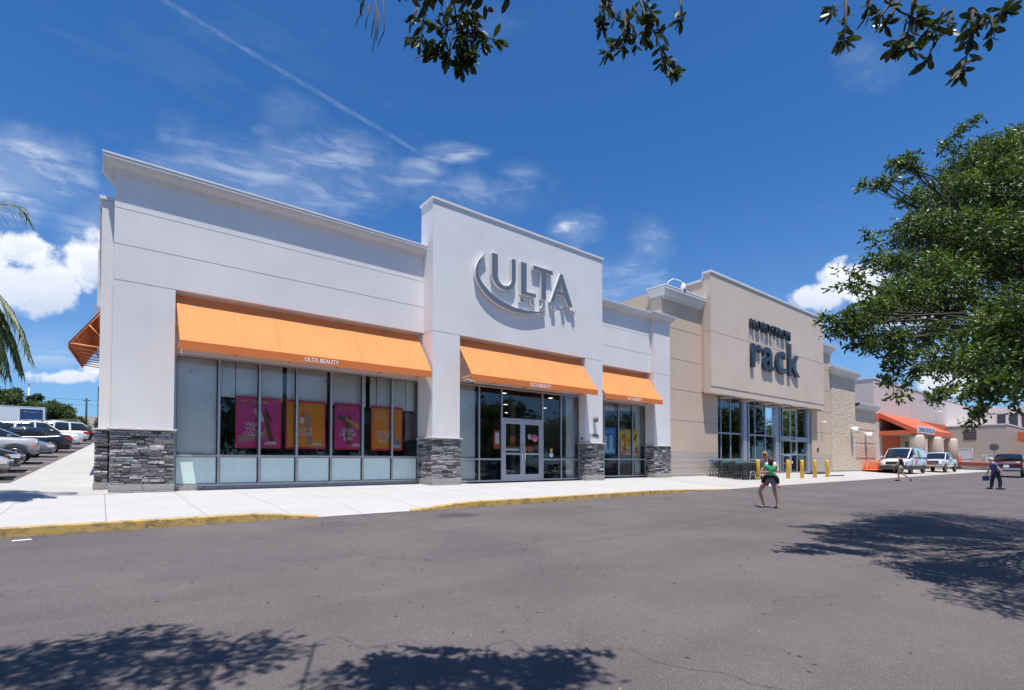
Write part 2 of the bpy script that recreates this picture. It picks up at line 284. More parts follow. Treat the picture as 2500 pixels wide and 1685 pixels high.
# ------------------------------------------------------------------ mesh helpers
class MB:
    def __init__(s): s.v = []; s.f = []; s.mi = []; s.ms = []; s.cur = 0; s.smooth = []; s.sm = False; s.rv = []; s.rcur = 0.
    def use(s, name):
        if name not in s.ms: s.ms.append(name)
        s.cur = s.ms.index(name); return s
    def face(s, ids): s.f.append(tuple(ids)); s.mi.append(s.cur); s.smooth.append(s.sm); s.rv.append(s.rcur)
    def quad(s, a, b, c, d):
        i = len(s.v); s.v += [tuple(a), tuple(b), tuple(c), tuple(d)]; s.face((i, i + 1, i + 2, i + 3))
    def poly(s, pts):
        i = len(s.v); s.v += [tuple(p) for p in pts]; s.face(range(i, i + len(pts)))
    def box(s, x0, x1, y0, y1, z0, z1, b=0):
        i = len(s.v)
        if b:
            # bevelled box: 3 rings of chamfer along all edges (24 verts)
            X = (x0, x1); Y = (y0, y1); Z = (z0, z1); P = {}
            for ix in (0, 1):
                for iy in (0, 1):
                    for iz in (0, 1):
                        sx, sy, sz = (1 if ix == 0 else -1), (1 if iy == 0 else -1), (1 if iz == 0 else -1)
                        P[ix, iy, iz] = (len(s.v), len(s.v) + 1, len(s.v) + 2)
                        s.v += [(X[ix], Y[iy] + sy * b, Z[iz] + sz * b), (X[ix] + sx * b, Y[iy], Z[iz] + sz * b), (X[ix] + sx * b, Y[iy] + sy * b, Z[iz])]
            for q in (0, 1):
                for ax, order in ((0, [(0, 0), (1, 0), (1, 1), (0, 1)]),):
                    s.face([P[q, a, c][0] for a, c in (order if q else order[::-1])])
                    s.face([P[a, q, c][1] for a, c in (order[::-1] if q else order)])
                    s.face([P[a, c, q][2] for a, c in (order if q else order[::-1])])
            for a in (0, 1):
                for c in (0, 1):
                    A = P[a, c, 0]; B = P[a, c, 1]; s.face((A[0], A[1], B[1], B[0]) if a == c else (A[1], A[0], B[0], B[1]))
                    A = P[a, 0, c]; B = P[a, 1, c]; s.face((A[2], A[0], B[0], B[2]) if a == c else (A[0], A[2], B[2], B[0]))
                    A = P[0, a, c]; B = P[1, a, c]; s.face((A[1], A[2], B[2], B[1]) if a == c else (A[2], A[1], B[1], B[2]))
            for key, (A, B, C_) in P.items():
                par = sum(key) % 2; s.face((A, B, C_) if par else (A, C_, B))
            return s
        s.v += [(x0, y0, z0), (x1, y0, z0), (x1, y1, z0), (x0, y1, z0), (x0, y0, z1), (x1, y0, z1), (x1, y1, z1), (x0, y1, z1)]
        for q in ((0, 3, 2, 1), (4, 5, 6, 7), (0, 1, 5, 4), (1, 2, 6, 5), (2, 3, 7, 6), (3, 0, 4, 7)): s.face([i + a for a in q])
        return s
    def prism(s, pts, ax, a, b):
        """polygon pts (2D) extruded along axis ax from a to b"""
        def P(p, t): return (t, p[0], p[1]) if ax == 'x' else ((p[0], t, p[1]) if ax == 'y' else (p[0], p[1], t))
        i = len(s.v); n = len(pts); s.v += [P(p, a) for p in pts] + [P(p, b) for p in pts]
        s.face(range(i, i + n)); s.face(range(i + 2 * n - 1, i + n - 1, -1))
        for j in range(n): s.face((i + j, i + (j + 1) % n, i + n + (j + 1) % n, i + n + j))
        return s
    def tube(s, path, r, n=8, cap=True):
        path = [Vector(p) for p in path]; rs = r if isinstance(r, (list, tuple)) else [r] * len(path)
        i0 = len(s.v); t0 = (path[1] - path[0]).normalized(); u = t0.orthogonal().normalized(); o = s.sm; s.sm = n > 4
        for j, p in enumerate(path):
            t = (path[min(j + 1, len(path) - 1)] - path[max(j - 1, 0)]).normalized(); u = (u - t * u.dot(t)); u = u.normalized() if u.length > 1e-5 else t.orthogonal().normalized(); v = t.cross(u)
            for q in range(n):
                a = 2 * math.pi * q / n; s.v.append(tuple(p + (u * math.cos(a) + v * math.sin(a)) * rs[j]))
        for j in range(len(path) - 1):
            for q in range(n): a = i0 + j * n; s.face((a + q, a + (q + 1) % n, a + n + (q + 1) % n, a + n + q))
        s.sm = o
        if cap: s.face(range(i0 + n - 1, i0 - 1, -1)); a = i0 + (len(path) - 1) * n; s.face(range(a, a + n))
        return s
    def lathe(s, prof, c=(0, 0, 0), n=16, ax='z'):
        i0 = len(s.v); o = s.sm; s.sm = True
        for (r, h) in prof:
            for q in range(n):
                a = 2 * math.pi * q / n; x, y = r * math.cos(a), r * math.sin(a)
                s.v.append((c[0] + x, c[1] + y, c[2] + h) if ax == 'z' else ((c[0] + x, c[1] + h, c[2] + y) if ax == 'y' else (c[0] + h, c[1] + x, c[2] + y)))
        for j in range(len(prof) - 1):
            for q in range(n): a = i0 + j * n; s.face((a + q, a + (q + 1) % n, a + n + (q + 1) % n, a + n + q))
        s.sm = o; s.face(range(i0 + n - 1, i0 - 1, -1)); a = i0 + (len(prof) - 1) * n; s.face(range(a, a + n)); return s
    def loft(s, rings, cap=True):
        i0 = len(s.v); n = len(rings[0])
        for r in rings: s.v += [tuple(p) for p in r]
        for j in range(len(rings) - 1):
            for q in range(n): a = i0 + j * n; s.face((a + q, a + (q + 1) % n, a + n + (q + 1) % n, a + n + q))
        if cap: s.face(range(i0 + n - 1, i0 - 1, -1)); a = i0 + (len(rings) - 1) * n; s.face(range(a, a + n))
        return s
    def build(s, name, parent=None, material=None, norm=True, fixn=True):
        me = bpy.data.meshes.new(name); me.from_pydata(s.v, [], s.f)
        for q in (s.ms or [material]): me.materials.append(MATS[q])
        me.polygons.foreach_set('material_index', s.mi); me.polygons.foreach_set('use_smooth', s.smooth)
        if any(s.rv):
            at_ = me.attributes.new('rnd', 'FLOAT', 'FACE'); at_.data.foreach_set('value', s.rv)
        if fixn:
            import bmesh
            bm = bmesh.new(); bm.from_mesh(me); bmesh.ops.recalc_face_normals(bm, faces=bm.faces); bm.to_mesh(me); bm.free()
        me.update(); o = bpy.data.objects.new(name, me); COL.objects.link(o)
        if parent is not None: o.parent = parent
        return o
def tag(o, label=None, cat=None, group=None, kind=None):
    if label: o['label'] = label
    if cat: o['category'] = cat
    if group: o['group'] = group
    if kind: o['kind'] = kind
    return o
def thing(name, loc, rz=0, label=None, cat=None, group=None):
    o = bpy.data.objects.new(name, None); COL.objects.link(o); o.location = loc; o.rotation_euler = (0, 0, rz); o.empty_display_size = .2
    return tag(o, label, cat, group)
def kids(o): return [c for c in ALLKIDS.get(o.name, [])]
def copy_tree(o, loc, rz=0, label=None, scale=None):
    r = o.copy(); COL.objects.link(r); r.location = loc; r.rotation_euler = (0, 0, rz)
    if scale: r.scale = (scale,) * 3
    if label: r['label'] = label
    def rec(a, b):
        for ch in [x for x in COL.objects if x.parent == a]:
            c = ch.copy(); COL.objects.link(c); c.parent = b; rec(ch, c)
    rec(o, r); return r
def shape(name, loops, depth, parent=None, material='black', bevel=0, frame=None, side=None):
    """2D loops (outer + holes) in the XZ plane, front at y=0, extruded to y=depth"""
    cu = bpy.data.curves.new(name, 'CURVE'); cu.dimensions = '2D'; cu.fill_mode = 'BOTH'; cu.extrude = depth / 2
    for lp in loops:
        sp = cu.splines.new('POLY'); sp.points.add(len(lp) - 1); sp.use_cyclic_u = True
        for i, (x, z) in enumerate(lp): sp.points[i].co = (x, z, 0, 1)
    return _fin(cu, name, depth, parent, material, side)
def _fin(cu, name, depth, parent, material, side=None, box=None):
    ob = bpy.data.objects.new('tmp', cu); COL.objects.link(ob); dg = bpy.context.evaluated_depsgraph_get(); me = bpy.data.meshes.new_from_object(ob.evaluated_get(dg)); bpy.data.objects.remove(ob)
    me.name = name
    if box:
        xs = [v.co.x for v in me.vertices]; ys = [v.co.y for v in me.vertices]; x0, x1, y0, y1 = min(xs), max(xs), min(ys), max(ys)
        bx0, bx1, bz0, bz1 = box
        for v in me.vertices: v.co.x = bx0 + (v.co.x - x0) / (x1 - x0) * (bx1 - bx0); v.co.y = bz0 + (v.co.y - y0) / (y1 - y0) * (bz1 - bz0)
    for v in me.vertices: x, y, z = v.co; v.co = (x, depth / 2 - z, y)
    me.materials.clear(); me.materials.append(MATS[material])
    if side:
        me.materials.append(MATS[side])
        me.update()
        for p_ in me.polygons: p_.material_index = 0 if abs(p_.normal.y) > .9 else 1; p_.use_smooth = False
    o = bpy.data.objects.new(name, me); COL.objects.link(o)
    if parent is not None: o.parent = parent
    return o
def text(name, s, box, y, depth, parent, material, offset=0, side=None, spacing=1.0):
    """writing fitted into box (x0,x1,z0,z1), its face at y, going back by depth"""
    cu = bpy.data.curves.new(name, 'FONT'); cu.body = s; cu.extrude = depth / 2; cu.offset = offset; cu.space_character = spacing; cu.resolution_u = 3; cu.align_x = 'CENTER'; cu.space_line = .85
    o = _fin(cu, name, depth, parent, material, side, box); o.location.y = y; return o
C1 = .034
def z_walk(y): return C1 * (y - 17.3)
def z_asph(x, y):
    if y > 17.3 and x < 6: return .065 * (min(y, 90) - 17.3) - .15
    if y > 17.3: return -.15 + .01 * (min(y, 60) - 17.3)
    return C1 * (max(y, -30) - 17.3) - .15
def yk(x): return 11.45 if x < 10 else 11.45 + (x - 10) * .03 if x < 30 else 12.05 + (min(x, 80) - 30) * .02
# ================================================================== GROUND
def grid(name, xs, ys, zf, material, kind='structure'):
    b = MB().use(material); nx, ny = len(xs), len(ys)
    b.v = [(x, y, zf(x, y)) for y in ys for x in xs]
    for j in range(ny - 1):
        for i in range(nx - 1): b.face((j * nx + i, j * nx + i + 1, (j + 1) * nx + i + 1, (j + 1) * nx + i))
    return tag(b.build(name, fixn=False), kind=kind)
def lin(a, b, n): return [a + (b - a) * i / n for i in range(n + 1)]
xs = [-600, -300, -150, -80, -40, -20] + lin(-10, 4.5, 12) + [5.99, 6.01, 8, 12, 16, 20, 30, 40, 60, 90, 130, 200, 300, 600, 900]
ys = [-600, -200, -80, -50, -30] + lin(-20, 16, 18) + [17.29, 17.31, 20, 24, 30, 40, 50, 60, 75, 90, 130, 200, 400, 900]
grid('asphalt_ground', xs, ys, z_asph, 'asphalt')
# pavement along the shop fronts: kerbed, dipping to the road at the two ramps
def sstep(t): t = max(0, min(1, t)); return t * t * (3 - 2 * t)
def ramp(x):
    if x < 4.9: return sstep((x - 2.3) / 1.8)
    if x < 12: return 1 - sstep((x - 5.6) / 2.4)
    return sstep((x - 15.5) / 7)
def z_pave(x, y):
    f = ramp(x); L = 1.6 if x < 12 else 5.4
    lo = z_asph(x, yk(x)) + .012; d = f * (1 - min(1, (y - yk(x)) / L)); top = z_walk(min(y, 17.6)) if y < 17.6 else z_walk(17.6)
    return top * (1 - d) + lo * d
def strip(name, xs, t0, t1, material, n=10, yend=18.3):
    b = MB().use(material); nx = len(xs); rows = lin(t0, t1, n)
    b.v = [(x, yk(x) + .15 + (yend - yk(x) - .15) * t, z_pave(x, yk(x) + .15 + (yend - yk(x) - .15) * t)) for t in rows for x in xs]
    for j in range(n):
        for i in range(nx - 1): b.face((j * nx + i, j * nx + i + 1, (j + 1) * nx + i + 1, (j + 1) * nx + i))
    # a back skirt so that the slab is solid
    return b
px_ = lin(-8, 23, 124)
b = strip('pavement', px_, 0, 1, 'concrete'); tag(b.build('pavement', fixn=False), kind='structure')
b = strip('concrete_apron', lin(23, 140, 60), 0, 1, 'apron_concrete', yend=30); tag(b.build('concrete_apron', fixn=False), kind='structure')
# kerb: yellow top edge and face
b = MB().use('kerb_paint')
for i in range(len(px_) - 1):
    x0, x1 = px_[i], px_[i + 1]
    g = .004 if abs((x0 - .1) % 3.1) < .26 else 0
    a, c_ = z_pave(x0, yk(x0)), z_pave(x1, yk(x1)); y0, y1 = yk(x0), yk(x1)
    if z_pave((x0 + x1) / 2, yk(x0)) < z_asph(x0, yk(x0)) + .02: continue
    lo0, lo1 = z_asph(x0, y0) - .05, z_asph(x1, y1) - .05
    b.quad((x0, y0, lo0), (x1, y1, lo1), (x1, y1 + .012, c_ - .012), (x0, y0 + .012, a - .012))
    b.quad((x0, y0 + .012, a - .012), (x1, y1 + .012, c_ - .012), (x1, y1 + .035, c_ + .004), (x0, y0 + .035, a + .004))
    b.quad((x0, y0 + .035, a + .004), (x1, y1 + .035, c_ + .004), (x1, y1 + .151, z_pave(x1, y1 + .15) + .003), (x0, y0 + .151, z_pave(x0, y0 + .15) + .003))
tag(b.build('kerb'), kind='structure')
b = MB().use('concrete')
for i in range(len(px_) - 1):
    x0, x1 = px_[i], px_[i + 1]
    if z_pave((x0 + x1) / 2, yk(x0)) < z_asph(x0, yk(x0)) + .02:
        b.quad((x0, yk(x0) - .01, z_asph(x0, yk(x0)) - .02), (x1, yk(x1) - .01, z_asph(x1, yk(x1)) - .02), (x1, yk(x1) + .152, z_pave(x1, yk(x1) + .15) + .001), (x0, yk(x0) + .152, z_pave(x0, yk(x0) + .15) + .001))
        continue
tag(b.build('kerb_ramp'), kind='structure')
b = MB().use('apron_concrete')
for x in lin(23, 139, 58):
    x1 = x + 2; b.quad((x, yk(x) - .02, z_asph(x, yk(x)) - .03), (x1, yk(x1) - .02, z_asph(x1, yk(x1)) - .03), (x1, yk(x1) + .152, z_pave(x1, yk(x1) + .15) + .001), (x, yk(x) + .152, z_pave(x, yk(x) + .15) + .001))
tag(b.build('apron_edge'), kind='structure')
# side pavement running back along the west wall
b = MB().use('concrete_west')
cx = lambda y: -2.02 + (y - 21.6) * (1.34 / 27.7) if y > 21.6 else -2.02 - (21.6 - y) * .05
cy = lin(17.3, 66, 40)
for i in range(len(cy) - 1):
    y0, y1 = cy[i], cy[i + 1]; z0, z1 = .065 * (y0 - 17.3), .065 * (y1 - 17.3); z0 += .004; z1 += .004
    x0, x1 = cx(y0), cx(y1)
    if y0 < 20: x0 = -8; 
    if y1 < 20: x1 = -8
    b.quad((x0, y0, z0), (.4, y0, z0), (.4, y1, z1), (x1, y1, z1))
    b.quad((x0, y0, z0 - .16), (x0, y0, z0), (x1, y1, z1), (x1, y1, z1 - .16))
tag(b.build('side_pavement', fixn=False), kind='structure')
# parking bay lines beside the side pavement
b = MB().use('white_print')
for y in lin(24, 60, 12):
    b.quad((cx(y) - 5.5, y, z_asph(-3, y) + .005), (cx(y) - .3, y, z_asph(-3, y) + .005), (cx(y) - .3, y + .1, z_asph(-3, y + .1) + .005), (cx(y) - 5.5, y + .1, z_asph(-3, y + .1) + .005))
tag(b.build('parking_lines', fixn=False), kind='structure')
b = MB().use('yellow_line')
for (x0, y0, x1, y1, w_) in [(58, 12.95, 72, 13.25, .18), (58, 12.95, 66, 16.6, .18)] + [(60 + i * 1.6, 13.15 + i * .02, 61.6 + i * 1.6, 16.4, .14) for i in range(7)]:
    z = lambda x, y: z_pave(x, y) + .008
    n = 6
    for k_ in range(n):
        xa, ya, xb, yb = x0 + (x1 - x0) * k_ / n, y0 + (y1 - y0) * k_ / n, x0 + (x1 - x0) * (k_ + 1) / n, y0 + (y1 - y0) * (k_ + 1) / n
        b.quad((xa, ya, z(xa, ya)), (xb, yb, z(xb, yb)), (xb, yb + w_, z(xb, yb + w_)), (xa, ya + w_, z(xa, ya + w_)))
tag(b.build('painted_no_parking_zone', fixn=False), kind='structure')

# ================================================================== WHITE STORE
M_, T_, Q_, RP, S_ = 17.62, 16.90, 17.38, 17.92, 17.24
A, L_, T0, T2, T3, T1, Q0, Q1 = .21, 1.63, 9.68, 10.89, 17.93, 19.15, 23.94, 25.44
ws = thing('store_building', (0, 0, 0), 0, 'white stucco store with orange awnings, stone pier bases and a tall sign wall', 'building')
GR = .012
def grooved(b, x0, x1, y0, y1, z0, z1, gs, face='front'):
    """wall block with horizontal reveals cut into its front (and ends)"""
    zz = [z0] + [g for g in sorted(gs) if z0 < g < z1] + [z1]
    for i in range(len(zz) - 1):
        a = zz[i] + (GR if i > 0 else 0); c_ = zz[i + 1] - (GR if i < len(zz) - 2 else 0)
        b.box(x0, x1, y0, y1, a, c_)
        if i < len(zz) - 2: b.box(x0 + .02, x1 - .02, y0 + .022, y1 - .02, c_, c_ + 2 * GR)
b = MB().use('white_stucco')
grooved(b, A, T0 + .3, M_, 18.55, 5.845, 8.80, [6.83, 7.82])            # long lintel wall
b.box(A, L_, M_, 18.5, 1.78, 5.82); b.box(A + .02, L_ - .02, M_ + .02, 18.4, 5.82, 5.845); b.box(T0 + .02, T2 - .02, T_ + .02, 18.2, 5.785, 5.81); b.box(T3 + .02, T1 - .02, T_ + .02, 18.2, 5.785, 5.81)                                         # left pier
b.box(-.06, A + .05, 18.53, 19.2, 1.80, 8.30)                                          # set back corner piece
b.box(T0, T1, T_, 17.80, 5.81, 10.80)
b.box(T0, T2, T_, 18.3, 1.78, 5.785); b.box(T3, T1, T_, 18.3, 1.78, 5.785)
b.box(T0 + .02, T1 - .02, 17.80, 18.6, 5.83, 8.9)
grooved(b, T1 - .1, Q0 + .1, M_, 18.4, 5.84, 8.80, [6.86, 7.87])
grooved(b, Q0, Q1, Q_, 18.5, 1.78, 8.80, [5.80])
b.build('wall', ws)
b = MB().use('recess_stucco')
b = None
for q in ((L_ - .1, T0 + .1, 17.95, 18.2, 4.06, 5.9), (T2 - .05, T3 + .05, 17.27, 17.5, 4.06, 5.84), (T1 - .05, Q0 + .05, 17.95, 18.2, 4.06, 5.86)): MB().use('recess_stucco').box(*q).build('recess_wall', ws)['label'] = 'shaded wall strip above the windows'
# side and back walls, roof
b = MB().use('white_stucco'); b.box(-.06, .25, 19.2, 62, -.3, 8.2); b.box(-.06, Q1, 61.7, 62, -.3, 8.2); b.box(Q1 - .3, Q1, 18.5, 61.7, 0, 8.2); b.build('wall', ws)
b = MB().use('ceiling'); b.box(.25, Q1 - .3, 18.55, 61.7, 8.0, 8.1); b.build('roof', ws)
b = MB().use('coping')
b.box(-.12, A - .0, 18.47, 19.3, 8.302, 8.40); b.box(T0 - .05, T1 + .05, T_ - .05, 17.86, 10.802, 10.885); b.box(-.12, .3, 19.3, 62, 8.202, 8.3)
b.build('coping', ws)
# cornices: profiled band with mitred left end
def cornice(x0, x1, y, zb, pj, h, parent, left=True, right=False, back=18.5):
    prof = [(0, 0), (.30, 0), (.30, .10), (.36, .13), (.38, .22), (.52, .30), (.74, .42), (.92, .60), (.94, .66), (1, .68), (1, .88)]
    b = MB().use('cornice_paint'); pts = [(p[0] * pj, zb + p[1] * h) for p in prof]
    rings = []
    for e, z in pts:
        xl = x0 - (e if left else 0); xr = x1 + (e if right else 0); rings.append((xl, xr, y - e, z))
    for (a, c_) in zip(rings[:-1], rings[1:]):
        b.quad((a[0], a[2], a[3]), (a[1], a[2], a[3]), (c_[1], c_[2], c_[3]), (c_[0], c_[2], c_[3]))
        if left: b.quad((a[0], back, a[3]), (a[0], a[2], a[3]), (c_[0], c_[2], c_[3]), (c_[0], back, c_[3]))
        if right: b.quad((a[1], a[2], a[3]), (a[1], back, a[3]), (c_[1], back, c_[3]), (c_[1], c_[2], c_[3]))
    # back faces when an end is open
    b.build('cornice', parent)
    t = MB().use('coping'); e = pj + .015; zt = zb + .88 * h
    t.box(x0 - (e if left else 0), x1 + (e if right else 0), y - e, back + .1, zt + .002, zt + .12 * h); t.build('coping', parent)
cornice(A, T0, M_, 8.76, .27, .40, ws)
cornice(T1, Q0, M_, 8.76, .26, .38, ws, left=False); cornice(Q0, Q1, Q_, 8.78, .26, .38, ws, left=True, right=True)
# stone pier bases
def stones(x0, x1, y0, y1, z0, z1, parent, faces='fl', seed=1):
    r = random.Random(seed); b = MB().use('ledge_stone'); b.rcur = .02
    b.box(x0 + .05, x1 - .05, y0 + .05, y1, z0, z1 - .002)
    z = z0 + .24
    def run(a0, a1, put):
        nonlocal z
        zz = z
        while zz < z1 - .02:
            h = min(r.choice([.05, .06, .075, .095, .12]), z1 - zz); a = a0
            while a < a1 - .01:
                wd = min(r.uniform(.12, .5), a1 - a)
                if a1 - a - wd < .1: wd = a1 - a
                b.rcur = max(.03, min(1, r.gauss(.5, .24)))
                # some tall stones are split in two thin ones
                if h > .09 and r.random() < .5: put(a, a + wd, zz, zz + h / 2 - .004); b.rcur = max(.03, min(1, r.gauss(.45, .25))); put(a, a + wd, zz + h / 2, zz + h - .006)
                else: put(a, a + wd, zz, zz + h - .008)
                a += wd
            zz += h
    def putf(a, c_, za, zc):
        d = r.uniform(0, .055); g = .006; j = [r.uniform(-.006, .006) for _ in range(6)]
        y = y0 + .05 - .05 + d * .6
        pts0 = [(a + g, za + j[0]), (c_ - g, za + j[1]), (c_ - g, zc + j[2]), ((a + c_) / 2, zc + j[3] + .003), (a + g, zc + j[4])]
        i = len(b.v); cxm, czm = (a + c_) / 2, (za + zc) / 2
        b.v += [(px, y + .06, pz) for px, pz in pts0] + [(px, y + .012, pz) for px, pz in pts0] + [(cxm + (px - cxm) * .93, y + r.uniform(-.012, .006), czm + (pz - czm) * .72) for px, pz in pts0]
        n = 5
        for k_ in (0, n):
            for q in range(n): b.face((i + k_ + q, i + k_ + (q + 1) % n, i + k_ + n + (q + 1) % n, i + k_ + n + q))
        b.face(range(i + 2 * n, i + 3 * n))
    def putl(a, c_, za, zc, side=0):
        d = r.uniform(0, .035); xx = x0 + d if side == 0 else x1 - d; s_ = 1 if side == 0 else -1; g = .006
        i = len(b.v); am, zm = (a + c_) / 2, (za + zc) / 2; P4 = [(a + g, za), (c_ - g, za), (c_ - g, zc), (a + g, zc)]
        b.v += [(xx + s_ * .06, p, q) for p, q in P4] + [(xx + s_ * .012, p, q) for p, q in P4] + [(xx + s_ * r.uniform(-.012, .006), am + (p - am) * .9, zm + (q - zm) * .7) for p, q in P4]
        for k_ in (0, 4):
            for q in range(4): b.face((i + k_ + q, i + k_ + (q + 1) % 4, i + k_ + 4 + (q + 1) % 4, i + k_ + 4 + q))
        b.face(range(i + 8, i + 12))
    if 'f' in faces: run(x0, x1, putf)
    if 'l' in faces: run(y0 + .02, y1, lambda a, c_, p, q: putl(a, c_, p, q, 0))
    if 'r' in faces: run(y0 + .02, y1, lambda a, c_, p, q: putl(a, c_, p, q, 1))
    base = b.build('stone_base', parent)
    f = MB().use('concrete_block')
    n = max(2, round((x1 - x0) / .42)); 
    for i in range(n): f.box(x0 - .02 + (x1 - x0 + .04) * i / n + .004, x0 - .02 + (x1 - x0 + .04) * (i + 1) / n - .004, y0 - .03, y1, z0 - .45, z0 + .06, .008)
    n2 = n - 1
    for i in range(n2): f.box(x0 - .02 + (x1 - x0 + .04) * i / n2 + .004, x0 - .02 + (x1 - x0 + .04) * (i + 1) / n2 - .004, y0 - .02, y1, z0 + .07, z0 + .235, .008)
    f.build('block_footing', base)
    c_ = MB().use('cap_stone'); c_.box(x0 - .06, x1 + .06, y0 - .06, y1, z1 - .0, z1 + .055, .014); c_.build('cap', base)
    return base
stones(A - .02, L_ + .02, M_ - .04, 18.5, .0, 1.735, ws, 'flr', 1)
stones(-.14, A - .04, 18.45, 19.3, .04, 1.75, ws, 'f', 2)
stones(T0 - .04, T2 + .04, T_ - .05, 18.0, .0, 1.735, ws, 'flr', 3); stones(T3 - .04, T1 + .04, T_ - .05, 18.0, .0, 1.735, ws, 'flr', 4)
stones(Q0 - .04, Q1 + .0, Q_ - .05, 18.0, .0, 1.735, ws, 'fl', 5)
# storefront windows
def storefront(parent, y, xsm, z0, ztr, z1, mname='alu', glass='glass', fw=.065, d=.11, skip=(), low='glass', label=None, extra=()):
    b = MB().use(mname)
    b.box(xsm[0] - fw / 2, xsm[-1] + fw / 2, y, y + d, z0, z0 + fw); b.box(xsm[0] - fw / 2, xsm[-1] + fw / 2, y, y + d, z1 - fw, z1)
    for x in xsm: b.box(x - fw / 2, x + fw / 2, y + .002, y + d - .002, z0 + fw, z1 - fw)
    for i in range(len(xsm) - 1):
        if i in skip: continue
        if ztr: b.box(xsm[i] + fw / 2, xsm[i + 1] - fw / 2, y + .004, y + d - .004, ztr - fw / 2, ztr + fw / 2)
    for (x0, x1, za, zb) in extra: b.box(x0, x1, y + .001, y + d, za, zb)
    b.use('gasket')
    def gk(x0, x1, za, zb):
        g = .014; yy = y + .03
        b.box(x0, x0 + g, yy, yy + .03, za, zb); b.box(x1 - g * 2.6, x1, yy, yy + .03, za, zb); b.box(x0 + g, x1 - g * 2.6, yy, yy + .03, zb - g, zb); b.box(x0 + g, x1 - g * 2.6, yy, yy + .03, za, za + g)
    panes = []
    for i in range(len(xsm) - 1):
        x0, x1 = xsm[i] + fw / 2, xsm[i + 1] - fw / 2
        if i in skip: continue
        if ztr: panes += [(x0, x1, z0 + fw, ztr - fw / 2, low), (x0, x1, ztr + fw / 2, z1 - fw, glass)]
        else: panes.append((x0, x1, z0 + fw, z1 - fw, glass))
    for p_ in panes: gk(*p_[:4])
    o = b.build('window', parent)
    if label: o['label'] = label
    for (x0, x1, za, zb, mt) in panes:
        g = MB().use(mt)
        if mt == 'frosted': g.box(x0, x1, y + .045, y + .058, za, zb)
        else: g.quad((x0, y + .05, za), (x1, y + .05, za), (x1, y + .05, zb), (x0, y + .05, zb))
        g.build('pane', o)
    return o
W1, W2 = 17.95, 17.27
storefront(ws, W1, [L_ + .06] + [2.83 + 1.148 * i for i in range(6)] + [T0 - .03], .13, 1.05, 4.06, low='frosted')
b = MB().use('concrete_block'); 
for i in range(20): b.box(L_ + i * .405, L_ + (i + 1) * .405 - .008, W1 - .02, 18.1, -.2, .125, .006)
b.build('block_footing', ws)
win2 = storefront(ws, W2, [T2 + .1, 12.08, 13.24, 15.56, 16.71, T3 - .04], .05, .98, 4.02, skip=(2,))
storefront(ws, W1, [T1 + .1, 20.44, 21.62, 22.80, Q0 - .03], .09, 1.01, 4.04)
b = MB().use('alu'); b.box(13.272, 15.528, W2 + .002, W2 + .11, 2.66, 2.74); b.box(13.272, 13.33, W2 + .004, W2 + .108, .04, 2.66); b.box(15.47, 15.528, W2 + .004, W2 + .108, .04, 2.66); tr = b.build('door_frame', ws)
g = MB().use('glass'); g.quad((13.272, W2 + .05, 2.74), (15.528, W2 + .05, 2.74), (15.528, W2 + .05, 3.955), (13.272, W2 + .05, 3.955)); g.build('pane', tr)
# doors
for k_, (x0, x1) in enumerate(((13.335, 14.395), (14.405, 15.465))):
    b = MB().use('alu'); y0, y1 = W2 + .02, W2 + .075; st = .125
    b.box(x0, x0 + st, y0, y1, .05, 2.65); b.box(x1 - st, x1, y0, y1, .05, 2.65); b.box(x0 + st, x1 - st, y0, y1, 2.50, 2.65); b.box(x0 + st, x1 - st, y0, y1, .05, .33); b.box(x0 + st, x1 - st, y0 + .005, y1, 1.17, 1.26)
    b.use('gasket').box(x0 + st, x0 + st + .015, y0 + .01, y0 + .03, .33, 2.5)
    d = b.build('door', ws)
    g = MB().use('glass'); g.quad((x0 + st, y0 + .03, .33), (x1 - st, y0 + .03, .33), (x1 - st, y0 + .03, 2.5), (x0 + st, y0 + .03, 2.5)); g.build('pane', d)
    xx = x1 - .075 if k_ == 0 else x0 + .075
    h = MB().use('chrome'); h.tube([(xx, y0 - .06, .93), (xx, y0 - .06, 1.62)], .016, 10); 
    for z in (.98, 1.57): h.tube([(xx, y0 - .06, z), (xx, y0 + .005, z)], .012, 8)
    h.build('handle', d)
# door stickers
stk = [('orange_paint', 13.72, 13.98, 1.72, 2.0), ('white_print', 13.47, 14.22, 1.34, 1.45), ('orange_paint', 13.47, 14.22, 1.46, 1.53), ('orange_paint', 14.55, 14.95, 1.34, 1.55), ('paint_maroon', 14.95, 15.32, 1.34, 1.55), ('white_print', 14.72, 14.92, 1.86, 2.08), ('white_print', 12.92, 13.12, 1.62, 2.1)]
for (mt, x0, x1, za, zb) in stk: MB().use(mt).box(x0, x1, W2 + .052, W2 + .056, za, zb).build('door_sticker', ws)
MB().use('orange_paint').box(12.84, 13.2, W2 + .057, W2 + .059, 1.42, 2.2).build('door_sticker', ws)
for mt, r_, x, z in (('pink', .17, 15.12, 1.93), ('yellow_line', .09, 16.12, 1.42), ('frosted', .12, 16.12, 1.2)): MB().use(mt).lathe([(.0, 0), (r_, .001), (r_, .003), (0, .004)], (x, W2 + .046, z), 18, 'y').build('round_sticker', ws)
